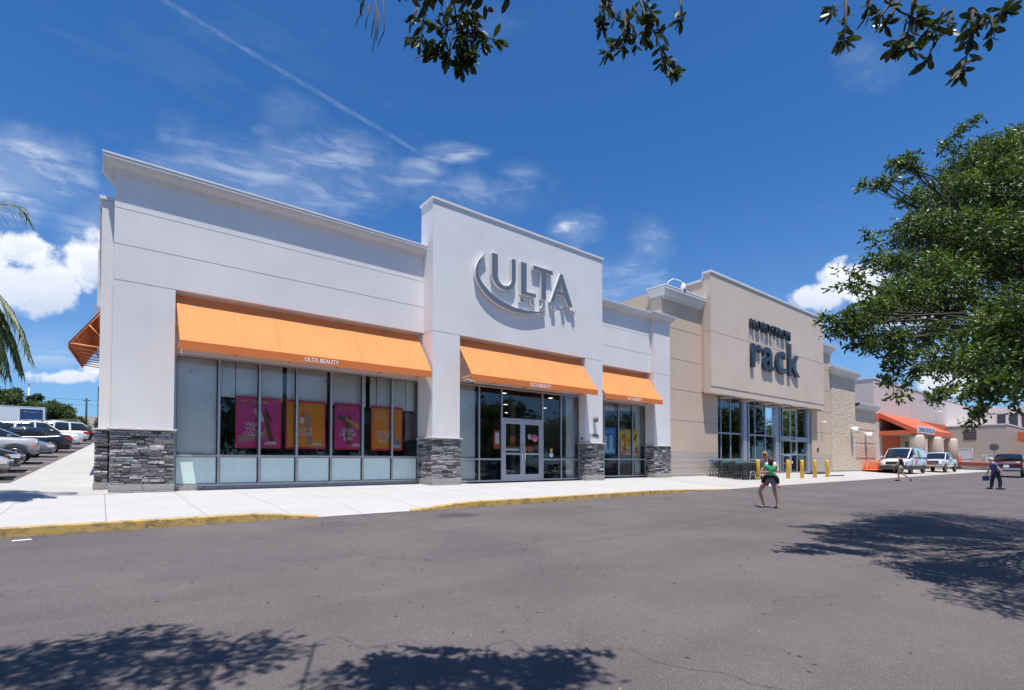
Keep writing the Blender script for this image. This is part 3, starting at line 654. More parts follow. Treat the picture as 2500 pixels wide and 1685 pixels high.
# roller shades behind the glass
def shade(x0, x1, y, za, zb, parent=ws):
    b = MB().use('shade_fabric'); b.box(x0, x1, y, y + .01, za, zb); b.box(x0, x1, y - .01, y + .02, za - .03, za); b.build('roller_shade', parent)
shade(1.75, 2.82, W1 + .16, 1.1, 4.3)
for (x0, x1, zb) in [(2.86, 3.30, 2.93), (3.33, 4.72, 2.90), (4.86, 6.2, 2.92), (6.36, 7.62, 2.91), (7.78, 8.02, 2.9), (8.05, 9.22, 2.88), (9.25, 9.6, 2.88)]: shade(x0, x1, W1 + .25, zb, 4.3)
shade(T2 + .15, 12.0, W2 + .2, .1, 4.3); shade(17.3, 17.95, W2 + .3, .1, 4.3); shade(T1 + .2, 21.5, W1 + .22, 3.62, 4.3); shade(21.55, 23.5, W1 + .2, 3.7, 4.3); shade(23.4, 23.9, W1 + .35, .1, 4.2)
# interior
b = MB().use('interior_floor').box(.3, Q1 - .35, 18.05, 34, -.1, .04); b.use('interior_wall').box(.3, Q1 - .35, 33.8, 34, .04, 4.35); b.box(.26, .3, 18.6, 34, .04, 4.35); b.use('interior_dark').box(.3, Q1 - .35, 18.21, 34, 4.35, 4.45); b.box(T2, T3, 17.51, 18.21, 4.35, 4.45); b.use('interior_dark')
r = random.Random(5)
for i in range(9): x = 2 + i * 2.5; y = r.uniform(21, 27); b.box(x, x + r.uniform(.8, 2), y, y + .5, .04, r.uniform(1.3, 2.3))
b.use('interior_wall')
for i in range(6): x = 1.5 + i * 4; b.box(x, x + .3, 22, 22.3, .04, 4.35)
b.build('interior', ws)
mat('lamp_lit', (1, 1, 1), .5, emit=(1, .95, .88, 2.2)); b = MB().use('lamp_lit')
for i in range(7):
    for j in range(3): MB().use('lamp_lit').box(3 + i * 3.2, 3.2 + i * 3.2, 20.5 + j * 4, 20.65 + j * 4, 4.33, 4.345).build('ceiling_light', ws)
# awnings
def awning(parent, x0, x1, yf, yt, zt, zf, zv, letters=None, brackets=2, axis='y', sgn=1, xw=None):
    """fabric slope from the wall (yt, zt) out to the front bar (yf, zf) with a hanging valance"""
    b = MB().use('awning_fabric'); n = 12 
    def P(x, y, z): return (x, y, z)
    rows = lin(0, 1, 6); th = .02
    for i in range(n):
        for j in range(6):
            def q(ii, jj, o=0):
                x = x0 + (x1 - x0) * ii / n; t = rows[jj]; sag = -.028 * math.sin(math.pi * t) * (1 if ii % 4 else .3)
                return (x, yt + (yf - yt) * t, zt + (zf - zt) * t + sag - o)
            b.quad(q(i, j), q(i, j + 1), q(i + 1, j + 1), q(i + 1, j)); b.quad(q(i, j, th), q(i + 1, j, th), q(i + 1, j + 1, th), q(i, j + 1, th))
    aw = b.build('awning', parent, fixn=False)
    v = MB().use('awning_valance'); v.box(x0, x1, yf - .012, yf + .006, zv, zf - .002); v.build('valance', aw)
    f = MB().use('awning_tube'); r_ = .022
    for x in (x0 + .04, x1 - .04):
        f.tube([(x, yf + .03, zf - .04), (x, yt - .02, zt - .05)], r_, 6); f.tube([(x, yf + .03, zf - .04), (x, yt, zf - .10)], r_, 6); f.tube([(x, (yf + yt) / 2, (zf + zt) / 2 - .05), (x, yt, (zf + zt) / 2 - .35)], r_, 6)
    nb = int((x1 - x0) / 1.5)
    for i in range(1, nb): x = x0 + (x1 - x0) * i / nb; f.tube([(x, yf + .03, zf - .04), (x, yt - .02, zt - .05)], r_ * .8, 5); f.tube([(x, yf + .03, zf - .04), (x, yt, zf - .10)], r_ * .8, 5)
    f.tube([(x0, yf + .03, zf - .04), (x1, yf + .03, zf - .04)], r_, 6); f.tube([(x0, yf + .02, zv + .03), (x1, yf + .02, zv + .03)], r_ * .6, 6)
    f.build('awning_frame', aw)
    for i in range(1, 3):   # stitched seams
        x = x0 + (x1 - x0) * i / 3; s = MB().use('awning_valance'); s.quad((x, yt, zt + .004), (x + .012, yt, zt + .004), (x + .012, yf, zf + .004), (x, yf, zf + .004)); s.build('seam', aw, fixn=False)
    if letters: text('lettering', 'ULTA BEAUTY', letters, yf - .0185, .005, aw, 'white_print', offset=.008)
    return aw
awning(ws, 1.67, 9.58, 16.80, 17.93, 5.78, 4.24, 3.99, (5.02, 6.10, 4.045, 4.185))
awning(ws, 10.90, 17.90, 16.10, 17.25, 5.76, 4.19, 3.94, (13.80, 14.97, 3.98, 4.14))
awning(ws, 19.22, 23.90, 16.80, 17.93, 5.79, 4.23, 3.98, (20.93, 22.08, 4.02, 4.18))
# awning on the west wall, seen from below and end-on
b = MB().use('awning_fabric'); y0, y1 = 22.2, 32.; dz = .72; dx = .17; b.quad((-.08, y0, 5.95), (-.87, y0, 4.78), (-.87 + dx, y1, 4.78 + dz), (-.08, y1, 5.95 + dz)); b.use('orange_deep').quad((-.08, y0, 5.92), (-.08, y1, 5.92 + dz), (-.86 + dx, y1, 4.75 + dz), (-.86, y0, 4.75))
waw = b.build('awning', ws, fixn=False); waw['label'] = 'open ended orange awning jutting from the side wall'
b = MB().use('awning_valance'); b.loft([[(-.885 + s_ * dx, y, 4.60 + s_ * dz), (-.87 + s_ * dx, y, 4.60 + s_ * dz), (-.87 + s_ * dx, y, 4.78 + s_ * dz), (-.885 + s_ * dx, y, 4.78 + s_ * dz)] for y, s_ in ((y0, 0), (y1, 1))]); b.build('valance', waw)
b = MB().use('awning_tube')
for i in range(8):
    y = y0 + .03 + (y1 - y0 - .06) * i / 7; e = dz * i / 7; g = dx * i / 7; b.tube([(-.85 + g, y, 4.77 + e), (-.06, y, 4.72 + e)], .022, 6); b.tube([(-.85 + g, y, 4.74 + e), (-.08, y, 5.88 + e)], .024, 6); b.tube([(-.36 + g / 2, y, 5.45 + e), (-.06, y, 5.1 + e)], .02, 6)
for q in (.25, .5, .75): b.tube([(-.08 - .78 * q, y0, 5.9 - 1.17 * q), (-.08 - (.78 - dx) * q, y1, 5.9 - 1.17 * q + dz)], .014, 6)
b.build('awning_frame', waw)
# side wall trim seen past the corner
MB().use('cornice_paint').box(-.20, -.06, 27, 28.2, 7.0, 9.6).build('side_pilaster', ws); MB().use('alu').box(-.28, -.06, 26, 27, 6.3, 7.0).build('side_lamp_box', ws); MB().use('dark_metal').box(-.13, -.06, 30, 30.1, -.2, 4.3).build('downpipe', ws)
# sign
yl = T_ - .17
sg = MB().use('sign_face')
def let(loops, mt='sign_face', nm='letter', dep=.15): return shape(nm, loops, dep, signo, mt, side='sign_side')
signo = bpy.data.objects.new('sign', None); COL.objects.link(signo); signo.parent = ws; signo.location = (0, yl, 0)
zt, zb = 9.365, 7.985
def arc(cx_, cz, rx, rz, a0, a1, n=20): return [(cx_ + rx * math.cos(R_(a0 + (a1 - a0) * i / n)), cz + rz * math.sin(R_(a0 + (a1 - a0) * i / n))) for i in range(n + 1)]
let([[(12.31, zt), (12.31, 8.50)] + arc(12.93, 8.56, .62, .60, 185, 355)[1:-1] + [(13.55, 8.55), (13.55, zt), (13.33, zt), (13.33, 8.50)] + arc(12.97, 8.50, .36, .36, 0, -180)[1:-1] + [(12.61, 8.50), (12.61, zt)]])
let([[(13.84, zt), (14.15, zt), (14.15, 8.14), (14.68, 8.14), (14.68, zb), (13.84, zb)]])
let([[(14.53, zt + .01), (15.68, zt + .01), (15.68, 9.20), (15.27, 9.20), (15.27, zb), (14.99, zb), (14.99, 9.20), (14.53, 9.20)]])
let([[(16.13, zt), (16.29, zt), (16.93, zb), (16.63, zb), (16.38, 8.40), (15.90, 8.40), (15.73, zb), (15.53, zb)], [(16.16, 9.02), (15.95, 8.55), (16.33, 8.55)]])
so_ = [(12.04, 9.27), (11.88, 9.15), (11.75, 9.01), (11.65, 8.88), (11.59, 8.76), (11.53, 8.6), (11.51, 8.45), (11.51, 8.24), (11.57, 8.07), (11.70, 7.89), (11.83, 7.75), (11.98, 7.62), (12.2, 7.485), (12.41, 7.38), (12.7, 7.28), (13.0, 7.21), (13.3, 7.17), (13.62, 7.15), (13.95, 7.16), (14.25, 7.20), (14.74, 7.31), (15.28, 7.49)]
si_ = [(14.9, 7.425), (14.58, 7.37), (14.25, 7.335), (13.93, 7.325), (13.6, 7.335), (13.31, 7.37), (13.0, 7.43), (12.7, 7.51), (12.44, 7.615), (12.21, 7.74), (12.0, 7.885), (11.84, 8.03), (11.71, 8.17), (11.65, 8.30), (11.61, 8.46), (11.64, 8.68), (11.70, 8.86), (11.81, 9.02), (11.92, 9.14)]
let([so_ + si_], nm='swoosh')
for ch, x0, x1, za, zb_ in [('B', 13.80, 13.98, 7.64, 7.86), ('E', 14.41, 14.59, 7.64, 7.865), ('A', 15.0, 15.25, 7.635, 7.86), ('U', 15.64, 15.88, 7.635, 7.87), ('T', 16.28, 16.50, 7.635, 7.86), ('Y', 16.90, 17.14, 7.635, 7.87)]:
    text('letter', ch, (x0, x1, za, zb_), 0, .15, signo, 'sign_face', offset=.01, side='sign_side')
# wall lamp, number, door bell box
lp = MB().use('sign_back'); lp.lathe([(.0, 0), (.11, .0), (.13, .04), (.12, .12), (.07, .18), (0, .20)], (18.52, T_ - .2, 2.89), 16, 'y'); lp.use('lamp_clear').lathe([(0, 0), (.07, .02), (.08, .05), (0, .06)], (18.52, T_ - .12, 2.72), 12); lp.build('wall_lamp', ws)
text('house_number', '1702', (18.26, 18.86, 2.05, 2.20), T_ - .02, .02, ws, 'black', offset=.01)
b = MB().use('black').box(17.86, 17.93, 17.05, 17.15, 1.93, 2.03, .01); b.build('door_bell', ws)
cmr = MB().use('white_print'); cmr.lathe([(0, 0), (.07, 0), (.09, .05), (.08, .12), (0, .14)], (11.1, 16.35, 3.93), 14); cmr.tube([(11.1, 16.35, 4.06), (11.1, 17.2, 4.1)], .03, 8); cmr.use('black').lathe([(0, -.06), (.05, -.045), (.065, 0), (0, .001)], (11.1, 16.35, 3.93), 14); cmr.build('dome_camera', ws)

mat('magenta', (.80, .07, .33), .5); mat('poster_orange', (1.0, .36, .03), .5); mat('poster_red', (.80, .05, .12), .5); mat('poster_blue', (.07, .36, .75), .5); mat('poster_yellow', (1.0, .66, .05), .5)
mat('skin_dark', (.20, .09, .05), .6)
# window posters: each hangs on its own
def poster(x0, x1, z0, z1, y, colr, border, words, label, tx=None, art='hand', seed=0, group='posters hanging in the shop windows'):
    o = thing('poster', ((x0 + x1) / 2, y, z0), 0, label, 'poster', group); w_ = x1 - x0; h = z1 - z0
    b = MB().use(border).box(-w_ / 2, w_ / 2, 0, .01, 0, h); b.build('backing', o)
    b = MB().use(colr).box(-w_ / 2 + .05, w_ / 2 - .05, -.004, -.001, .07, h - .09)
    r = random.Random(seed); d = -.006
    def P(p, mt, k_): b.use(mt); b.poly([(a * w_, -.005 - k_ * .0015, c_ * h) for a, c_ in p])
    if art == 'hand':
        lay = [0]
        def rib(sp, mt):
            """smooth tapering band through (x, z, halfwidth) points in poster units"""
            lay[0] += 1; L_1, R_1 = [], []; q = []
            for i in range(len(sp) - 1):
                p0, p1, p2, p3 = sp[max(i - 1, 0)], sp[i], sp[i + 1], sp[min(i + 2, len(sp) - 1)]
                for t in (0, .25, .5, .75): q.append(tuple(.5 * (2 * p1[k] + (p2[k] - p0[k]) * t + (2 * p0[k] - 5 * p1[k] + 4 * p2[k] - p3[k]) * t * t + (3 * p1[k] - p0[k] - 3 * p2[k] + p3[k]) * t ** 3) for k in range(3)))
            q.append(sp[-1])
            for i, p in enumerate(q):
                e = q[min(i + 1, len(q) - 1)]; f = q[max(i - 1, 0)]; dx, dz = e[0] - f[0], e[1] - f[1]; l_ = math.hypot(dx, dz) or 1; L_1.append((p[0] - dz / l_ * p[2], p[1] + dx / l_ * p[2])); R_1.append((p[0] + dz / l_ * p[2], p[1] - dx / l_ * p[2]))
            b.use(mt)
            for i in range(len(q) - 1): b.poly([(x * w_, -.005 - lay[0] * .0009, z * h) for x, z in (L_1[i], L_1[i + 1], R_1[i + 1], R_1[i])])
            cx_, cz_, r_ = q[-1]; b.poly([((cx_ + r_ * math.cos(k * .7854)) * w_, -.0052 - lay[0] * .0009, (cz_ + r_ * .8 * math.sin(k * .7854)) * h) for k in range(8)])
        def hand(wx, wz, hx, hz, mt, rot=0, sc=1, fan=.5, n=4):
            rib([(wx, wz, .075 * sc), ((wx + hx) / 2, (wz + hz) / 2 - .01, .058 * sc), (hx, hz, .05 * sc), (hx + .04 * sc * math.cos(rot), hz + .04 * sc * math.sin(rot), .07 * sc)], mt)
            for i in range(n):
                a_ = rot + (i - (n - 1) / 2) * fan; r1, r2 = .12 * sc, (.17 + .02 * (i % 2)) * sc; rib([(hx + .04 * math.cos(a_), hz + .04 * math.sin(a_), .022 * sc), (hx + r1 * math.cos(a_), hz + r1 * math.sin(a_), .021 * sc), (hx + r2 * math.cos(a_ + .35), hz + r2 * math.sin(a_ + .35), .015 * sc)], mt)
            rib([(hx, hz, .03 * sc), (hx + .09 * sc * math.cos(rot - 1.1), hz + .09 * sc * math.sin(rot - 1.1), .022 * sc), (hx + .14 * sc * math.cos(rot - .7), hz + .14 * sc * math.sin(rot - .7), .017 * sc)], mt)
        if seed == 0: hand(-.44, .16, .02, .26, 'skin', .25, 1.0, .16); hand(.30, .10, .16, .56, 'skin_dark', 1.9, .85, .3); rib([(-.04, .78, .07), (.0, .66, .07), (.05, .56, .065)], 'white_print'); rib([(-.03, .74, .03), (-.028, .735, .03)], 'cloth_green'); rib([(.14, .8, .012), (.22, .62, .02), (.26, .55, .02)], 'black')
        elif seed == 1: hand(.10, .10, .03, .52, 'skin', 1.5, 1.1, .24); rib([(-.10, .62, .045), (-.07, .72, .03), (-.05, .80, .012)], 'pink'); rib([(-.12, .52, .05), (-.10, .62, .05)], 'white_print')
        elif seed == 2: hand(.02, .12, -.08, .56, 'skin_dark', .6, 1.2, .22); hand(-.38, .72, -.2, .66, 'skin_dark', -.5, .9, .2); rib([(-.10, .66, .035), (.12, .58, .045), (.34, .50, .055)], 'yellow_line')
        else: hand(.36, .08, .14, .48, 'skin', 1.7, 1.05, .22); rib([(.08, .52, .02), (.16, .68, .016), (.22, .80, .004)], 'black'); rib([(.3, .08, .06), (.36, .2, .05)], 'poster_blue')
        for i in range(3): rib([(-.36 + .2 * i, .90, .022), (-.26 + .2 * i, .90, .022)], 'yellow_line')
        rib([(.16, .12, .012), (.36, .12, .012)], 'white_print'); rib([(.12, .09, .012), (.38, .09, .012)], 'white_print')
    elif art == 'bottles':
        for i in range(2): xx = -.2 + i * .32; P([(xx, .2), (xx + .2, .2), (xx + .2, .66), (xx, .66)], 'frosted' if i else 'white_print', 1); P([(xx + .04, .66), (xx + .16, .66), (xx + .16, .72), (xx + .04, .72)], 'white_print', 2)
        P([(-.5 + .04, .08), (.46, .08), (.4, .2), (-.4, .18)], 'frosted', 3); P([(-.3, .16), (-.2, .16), (-.18, .24), (-.3, .25)], 'orange_deep', 4)
    else:
        P([(-.46, .06), (.46, .06), (.46, .30), (-.46, .24)], 'orange_paint', 1); P([(-.3, .3), (-.1, .3), (-.12, .62), (-.28, .62)], 'orange_deep', 2); P([(.0, .35), (.34, .42), (.3, .5), (0, .44)], 'white_print', 3)
        P([(.02 + .13 * math.cos(a / 12 * 6.28), .2 + .1 * math.sin(a / 12 * 6.28)) for a in range(12)], 'white_print', 4); P([(.1, .6), (.2, .56), (.42, .8), (.36, .84)], 'paint_maroon', 3)
    b.build('picture', o)
    if words:
        (a0, a1, c0, c1) = tx; text('lettering', words, (a0 * w_, a1 * w_, c0 * h, c1 * h), -.045, .002, o, 'white_print', offset=.012)
py_ = W1 + .13
poster(3.30, 4.66, 1.30, 2.95, py_, 'magenta', 'poster_red', 'WEAR\nYOUR\nCOLOR', 'magenta poster of a held makeup palette reading WEAR YOUR COLOR, furthest left', (-.34, .10, .24, .50), seed=0)
poster(4.80, 6.12, 1.30, 2.95, py_, 'poster_orange', 'poster_red', 'GET IT\nRIGHT', 'orange poster with a pale hand reading GET IT RIGHT, second from the left', (-.24, .16, .27, .44), seed=1)
poster(6.42, 7.46, 1.30, 2.95, py_, 'magenta', 'poster_red', 'SOAK\nUP THE\nSUN', 'magenta poster reading SOAK UP THE SUN with a hand squeezing a tube', (-.32, .24, .20, .46), seed=2)
poster(7.78, 9.05, 1.29, 2.94, py_, 'poster_orange', 'poster_red', 'DEFINE\nYOUR\nEYES', 'orange poster reading DEFINE YOUR EYES with a hand holding a dark pencil', (-.36, .10, .18, .44), seed=3)
poster(20.1, 21.5, 1.25, 2.68, W1 + .12, 'poster_blue', 'poster_blue', 'LANEIGE', 'blue poster with two pale bottles in the narrow right hand window', (-.4, .36, .80, .9), art='bottles')
poster(21.62, 22.28, 1.26, 2.66, W1 + .12, 'poster_yellow', 'orange_paint', 'BOGO\n50% OFF', 'narrow yellow poster reading BOGO beside the blue one', (-.42, .3, .48, .64), art='x')
poster(22.32, 23.40, 1.26, 2.66, W1 + .12, 'poster_yellow', 'poster_yellow', None, 'wide yellow poster with an orange foot in the narrow right hand window', art='x')
# ================================================================== TAN STORE
ts = thing('store_building', (Q1, 18, 0), 0, 'tan stucco store with a jutting sign box over tall glass entrance bays', 'building'); TP = Vector((Q1, 18, 0))
class MT(MB):
    def build(s, name, parent=None, material=None, **k):
        # children of the tan store are written in world coordinates
        s.v = [(a - TP.x, c_ - TP.y, e - TP.z) for a, c_, e in s.v]; return MB.build(s, name, parent, material, **k)
SX0, SX1, RX1, BX1, DX1 = 29.59, 46.86, 50.2, 55.8, 61.5
b = MT().use('tan_stucco')
def gz(b, x0, x1, y0, y1, z0, z1, gs):
    zz = [z0] + [g for g in sorted(gs) if z0 < g < z1] + [z1]
    for i in range(len(zz) - 1):
        b.box(x0, x1, y0, y1, zz[i] + (.018 if i else 0), zz[i + 1] - (.018 if i < len(zz) - 2 else 0))
        if i < len(zz) - 2: b.box(x0 + .01, x1 - .01, y0 + .03, y1 - .01, zz[i + 1] - .018, zz[i + 1] + .018)
gz(b, Q1 + .003, SX0 + .3, RP, 18.7, 1.50, 10.5, [3.37, 5.20, 7.03, 8.85])
gz(b, SX0 + .3, 31.45, RP, 18.7, 1.50, 5.5, [3.37, 5.20])
gz(b, 46.15, RX1, RP, 18.7, 1.50, 5.4, [3.37, 5.20]); gz(b, SX1 - .3, RX1, RP, 18.7, 5.4, 10.45, [7.03, 8.85])
b.build('wall', ts)
for (x0, x1) in ((Q1 + .003, 31.45), (46.15, RX1)):
    b = MT().use('band_tan')
    for i in range(4): b.box(x0, x1, RP + .001, 18.7, .16 + i * .335 + .008, .16 + (i + 1) * .335 - .004); b.box(x0, x1, RP + .02, 18.7, .16 + (i + 1) * .335 - .004, .16 + (i + 1) * .335 + .008)
    b.build('wall_band', ts)
for q in ((Q1 + .12, 31.4), (46.2, DX1)): MT().use('concrete_block').box(q[0], q[1], RP - .12, RP + .2, -.3, .165, .02).build('footing', ts)
b = MT().use('light_tan_stucco')
gz(b, SX0, SX1, S_, 17.72, 5.62, 12.72, [9.03]); b.box(SX0 + .0, SX1, S_ + .03, 17.72, 5.19, 5.62)
b.build('sign_box', ts)
b = MT().use('tan_stucco'); b.box(SX0 + .004, SX1 - .004, 17.72, 19.3, 5.3, 12.30); b.build('sign_box_rear', ts)
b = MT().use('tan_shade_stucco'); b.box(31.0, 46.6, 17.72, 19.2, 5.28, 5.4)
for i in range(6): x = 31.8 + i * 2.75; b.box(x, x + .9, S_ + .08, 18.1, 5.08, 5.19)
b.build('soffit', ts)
b = MT().use('coping'); b.box(SX0 - .06, SX1 + .06, S_ - .06, 17.78, 12.722, 12.86); b.box(SX0 - .06, SX1 + .06, 17.782, 19.36, 12.302, 12.42); b.box(SX0 - .06, SX0 - .002, 17.72, 17.79, 12.42, 12.72); b.build('coping', ts)
_o = cornice
def cor(*a, **k):
    n0 = len(COL.objects); cornice(*a, **k)
    for o in list(COL.objects)[n0:]:
        o.data.transform(Matrix.Translation(-TP))
cor(Q1 + .2, SX0, RP, 10.45, .36, .72, ts, left=True, back=18.75); cor(SX1, RX1, RP, 10.35, .36, .72, ts, left=False, right=True, back=18.75)
b = MT().use('split_block'); b.box(RX1 + .003, BX1, RP - .06, 18.8, .165, 8.66); b.build('block_wall', ts)['label'] = 'rough split face block wall'
b = MT()
for i, (za, zb_, mt) in enumerate([(.165, 1.0, 'split_block'), (1.0, 1.3, 'band_tan'), (1.3, 2.45, 'pink_split_block'), (2.45, 2.75, 'light_tan_stucco'), (2.75, 3.75, 'split_block'), (3.75, 4.05, 'light_tan_stucco'), (4.05, 5.2, 'split_block'), (5.2, 5.5, 'light_tan_stucco'), (5.5, 6.0, 'split_block')]):
    b.use(mt).box(BX1 + .003, DX1, RP - .0 - (.03 if 'split' in mt else 0), 18.8, za, zb_)
b.build('block_wall', ts)['label'] = 'low block wall with pale bands'
cor(RX1, BX1, RP - .06, 8.62, .42, .68, ts, left=True, right=True, back=18.9); cor(BX1, DX1, RP - .03, 5.96, .42, .60, ts, left=False, right=True, back=18.9)
b = MT().use('tan_stucco').box(RX1, DX1, 18.8, 19.0, 0, 6); b.box(Q1 + .01, Q1 + .3, 18.7, 61, 0, 10); b.box(Q1, DX1, 60.8, 61, 0, 8); b.box(DX1 - .3, DX1 - .003, 18.8, 60, 0, 6); b.use('ceiling').box(Q1 + .3, DX1 - .3, 19.4, 60.8, 7.9, 8.0)
b.build('rear_wall', ts)
# parapet return seen above the white roof
b = MT().use('tan_stucco').box(Q1 + .2, Q1 + .4, 18.2, 22, 8.8, 11.0); b.build('parapet', ts)
# entrance bays
def bay(x0, x1, mull, door=False):
    y = 18.10; b = MB().use('alu_blue'); z1 = 5.27
    b.box(x0, x0 + .16, y - .1, y + .12, 0.0, z1); b.box(x1 - .62, x1 - .14, y - .1, y + .12, 0.0, z1); b.box(x0 + .16, x1 - .62, y, y + .1, z1 - .08, z1)
    b.use('gasket').box(x1 - .14, x1, y - .06, y + .3, 0, z1); b.use('alu_blue')
    xx = [x0 + .16] + mull + [x1 - .62]
    for x in mull: b.box(x - .035, x + .035, y, y + .1, .02, z1 - .08)
    if door: b.box(x0 + .16, x1 - .62, y - .12, y + .1, 2.50, 2.86)
    else: b.box(x0 + .16, x1 - .62, y + .003, y + .097, 2.76, 2.86)
    b.box(x0 + .16, x1 - .62, y + .004, y + .098, 1.02 if not door else 1.42, 1.09 if not door else 1.50); b.box(x0 + .16, x1 - .62, y, y + .1, .0, .10)
    if door:
        b.use('black').box(x0 + 1.9, x0 + 2.5, y - .15, y - .12, 2.64, 2.74)
        b.use('white_print').box(x0 + 2.25, x0 + 2.42, y + .02, y + .03, .75, .95)
    b.v = [(p[0] - TP.x, p[1] - TP.y, p[2]) for p in b.v]
    o = b.build('window', ts)
    lv = [(.1, 1.42 if door else 1.02), (1.5 if door else 1.09, 2.5 if door else 2.76), (2.86, z1 - .08)]
    for i in range(len(xx) - 1):
        for (za, zb_) in lv:
            g = MB().use('glass_dark'); a, c_ = xx[i] + .035 - TP.x, xx[i + 1] - .035 - TP.x; g.quad((a, y + .05 - TP.y, za), (c_, y + .05 - TP.y, za), (c_, y + .05 - TP.y, zb_), (a, y + .05 - TP.y, zb_)); g.build('pane', o)
    return o
bay(31.47, 35.60, [32.22, 33.45]); bay(35.66, 40.46, [36.85, 38.40]); bay(40.52, 46.10, [41.25, 42.65, 43.75], True)['label'] = 'bay with the sliding entrance doors'
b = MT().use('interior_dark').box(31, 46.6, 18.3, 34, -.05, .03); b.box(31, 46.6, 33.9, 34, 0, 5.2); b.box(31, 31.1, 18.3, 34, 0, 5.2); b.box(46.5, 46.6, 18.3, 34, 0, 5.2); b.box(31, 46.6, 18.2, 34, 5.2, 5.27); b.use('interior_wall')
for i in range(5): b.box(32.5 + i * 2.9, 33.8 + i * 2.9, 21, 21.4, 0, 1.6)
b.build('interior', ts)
sgn = bpy.data.objects.new('sign', None); COL.objects.link(sgn); sgn.parent = ts; sgn.location = (-TP.x, S_ - .2 - TP.y, 0)
text('lettering', 'NORDSTROM', (34.36, 40.31, 9.93, 10.62), 0, .17, sgn, 'black_sign', offset=.0, spacing=1.16)
text('lettering', 'rack', (34.41, 41.86, 7.30, 9.70), 0, .17, sgn, 'black_sign', offset=.012, spacing=1.1)
# cameras and lamps fixed to the tan store
c_ = MT().use('white_print'); p0 = Vector((25.75, 17.75, 11.2)); c_.tube([p0, p0 + Vector((.15, 0, .25)), p0 + Vector((.55, -.05, .48)), p0 + Vector((1.15, -.1, .50)), p0 + Vector((1.45, -.1, .42))], .032, 8)
e = p0 + Vector((1.5, -.1, .0)); c_.lathe([(0, .42), (.09, .40), (.15, .2), (.16, .08), (.15, .0)], e, 16); c_.use('black').lathe([(.145, 0), (.15, -.04), (.11, -.14), (.04, -.18), (0, -.185)], e, 16); c_.build('dome_camera', ts)
c_ = MT().use('white_print'); c_.lathe([(0, 0), (.06, 0), (.07, .25), (0, .26)], (48.0, 17.5, 4.25), 10, 'y'); c_.box(47.97, 48.03, 17.7, 17.92, 4.27, 4.33); c_.build('wall_camera', ts)
for k_, x in enumerate((54.7, 58.48)):
    yy = RP - .06 if k_ == 0 else RP - .03; z = 3.82 if k_ == 0 else 3.45
    c_ = MT().use('white_print'); 
    c_.lathe([(0, -.31), (.27, -.31), (.27, .31), (0, .31)], (x, yy - .30, z), 20); c_.use('dark_metal').box(x - .05, x + .05, yy - .2, yy + .02, z - .2, z + .2); c_.build('wall_lamp', ts)
b = MT().use('black').box(47.1, 47.35, 17.86, 17.92, 1.75, 2.05, .01); b.build('call_box', ts)

# ================================================================== ORANGE CANOPY STORE
hs = thing('store_building', (72, 21.1, 0), 0, 'big pale pink warehouse store with an orange sloping canopy on round columns', 'building'); HP = Vector((72, 21.1, 0))
class MH(MB):
    def build(s, name, parent=None, material=None, **k): s.v = [(a - HP.x, c_ - HP.y, e - HP.z) for a, c_, e in s.v]; return MB.build(s, name, parent, material, **k)
b = MH().use('pink_stucco'); b.box(72, 190, 21.1, 90, -.5, 10.85); b.box(130, 190, 19.4, 21.1, -.5, 11.4); b.build('wall', hs)
b = MH().use('coping'); b.box(71.93, 190, 21.03, 90, 10.852, 11.02); b.build('coping', hs)
b = MH().use('orange_paint').box(72, 105, 21.04, 21.1, 5.95, 6.72); b.build('band', hs)
b = MH().use('grey_block'); b.box(105, 128, 14.0, 21.1, -.5, 6.45); b.build('side_block', hs)
b = MH().use('coping').box(104.93, 128, 13.93, 21.1, 6.452, 6.62); b.build('coping', hs)
b = MH().use('dark_metal')
for i in range(6): b.box(104.95, 105.0, 17.4, 18.9, 4.35 + i * .26, 4.5 + i * .26)
b.build('vent', hs)
b = MH().use('pink_stucco').box(128, 160, 12, 21.1, -.5, 10.8); b.build('front_block', hs)
b = MH().use('dark_metal')
for i in range(4): b.box(127.9, 128, 12.4 + i * 1.6, 13.5 + i * 1.6, 6.2, 9.6)
for i in range(8): b.box(129 + i * 1.7, 130.3 + i * 1.7, 11.9, 12, 6.2, 9.6)
b.build('louvre', hs)
b = MH().use('orange_paint'); b.prism([(13, 5.4), (9.0, 4.3), (9.0, 4.0), (13, 4.0)], 'x', 106, 128); b.build('far_canopy', hs)
b = MH().use('pink_stucco').box(108, 108.5, 9.2, 9.7, -.5, 4.0); b.box(116, 116.5, 9.2, 9.7, -.5, 4); b.build('far_post', hs)
X0, X1, XR = 73.8, 90.6, 88.5
b = MH().use('orange_paint')
zr, ze, ye = 6.85, 4.75, 17.5
b.quad((X0, 21.1, zr), (X0, ye, ze), (X1, ye, ze), (XR, 21.1, zr)); b.quad((X1, ye, ze), (X1 + .6, 21.1, ze), (XR, 21.1, zr), (XR, 21.1, zr))
for i in range(11): x = X0 + .5 + i * 1.5; b.quad((x, 21.08, zr + .05), (x, ye, ze + .05), (x + .06, ye, ze + .05), (x + .06, 21.08, zr + .05))
can = b.build('canopy', hs, fixn=False)
b = MH().use('orange_paint'); b.box(X0, X1, ye - .06, ye, 4.15, 4.72); b.prism([(21.1, zr + .02), (21.1, zr - .55), (ye, ze - .55), (ye, ze + .02)], 'x', X0 - .12, X0); b.use('orange_paint').box(X0 - .1, X0 + .1, ye, 21.1, 4.15, 4.62); b.build('fascia', can)
b = MH().use('white_print').box(74.0, 80.9, ye - .16, ye - .07, 4.28, 5.10); sb = b.build('sign_board', can)
t = text('lettering', 'CONTRACTOR PICK-UP', (74.2, 80.7, 4.42, 4.96), ye - .19, .02, can, 'paint_blue', offset=.0, spacing=1.12); t.data.transform(Matrix.Translation((-HP.x, -HP.y, 0)))
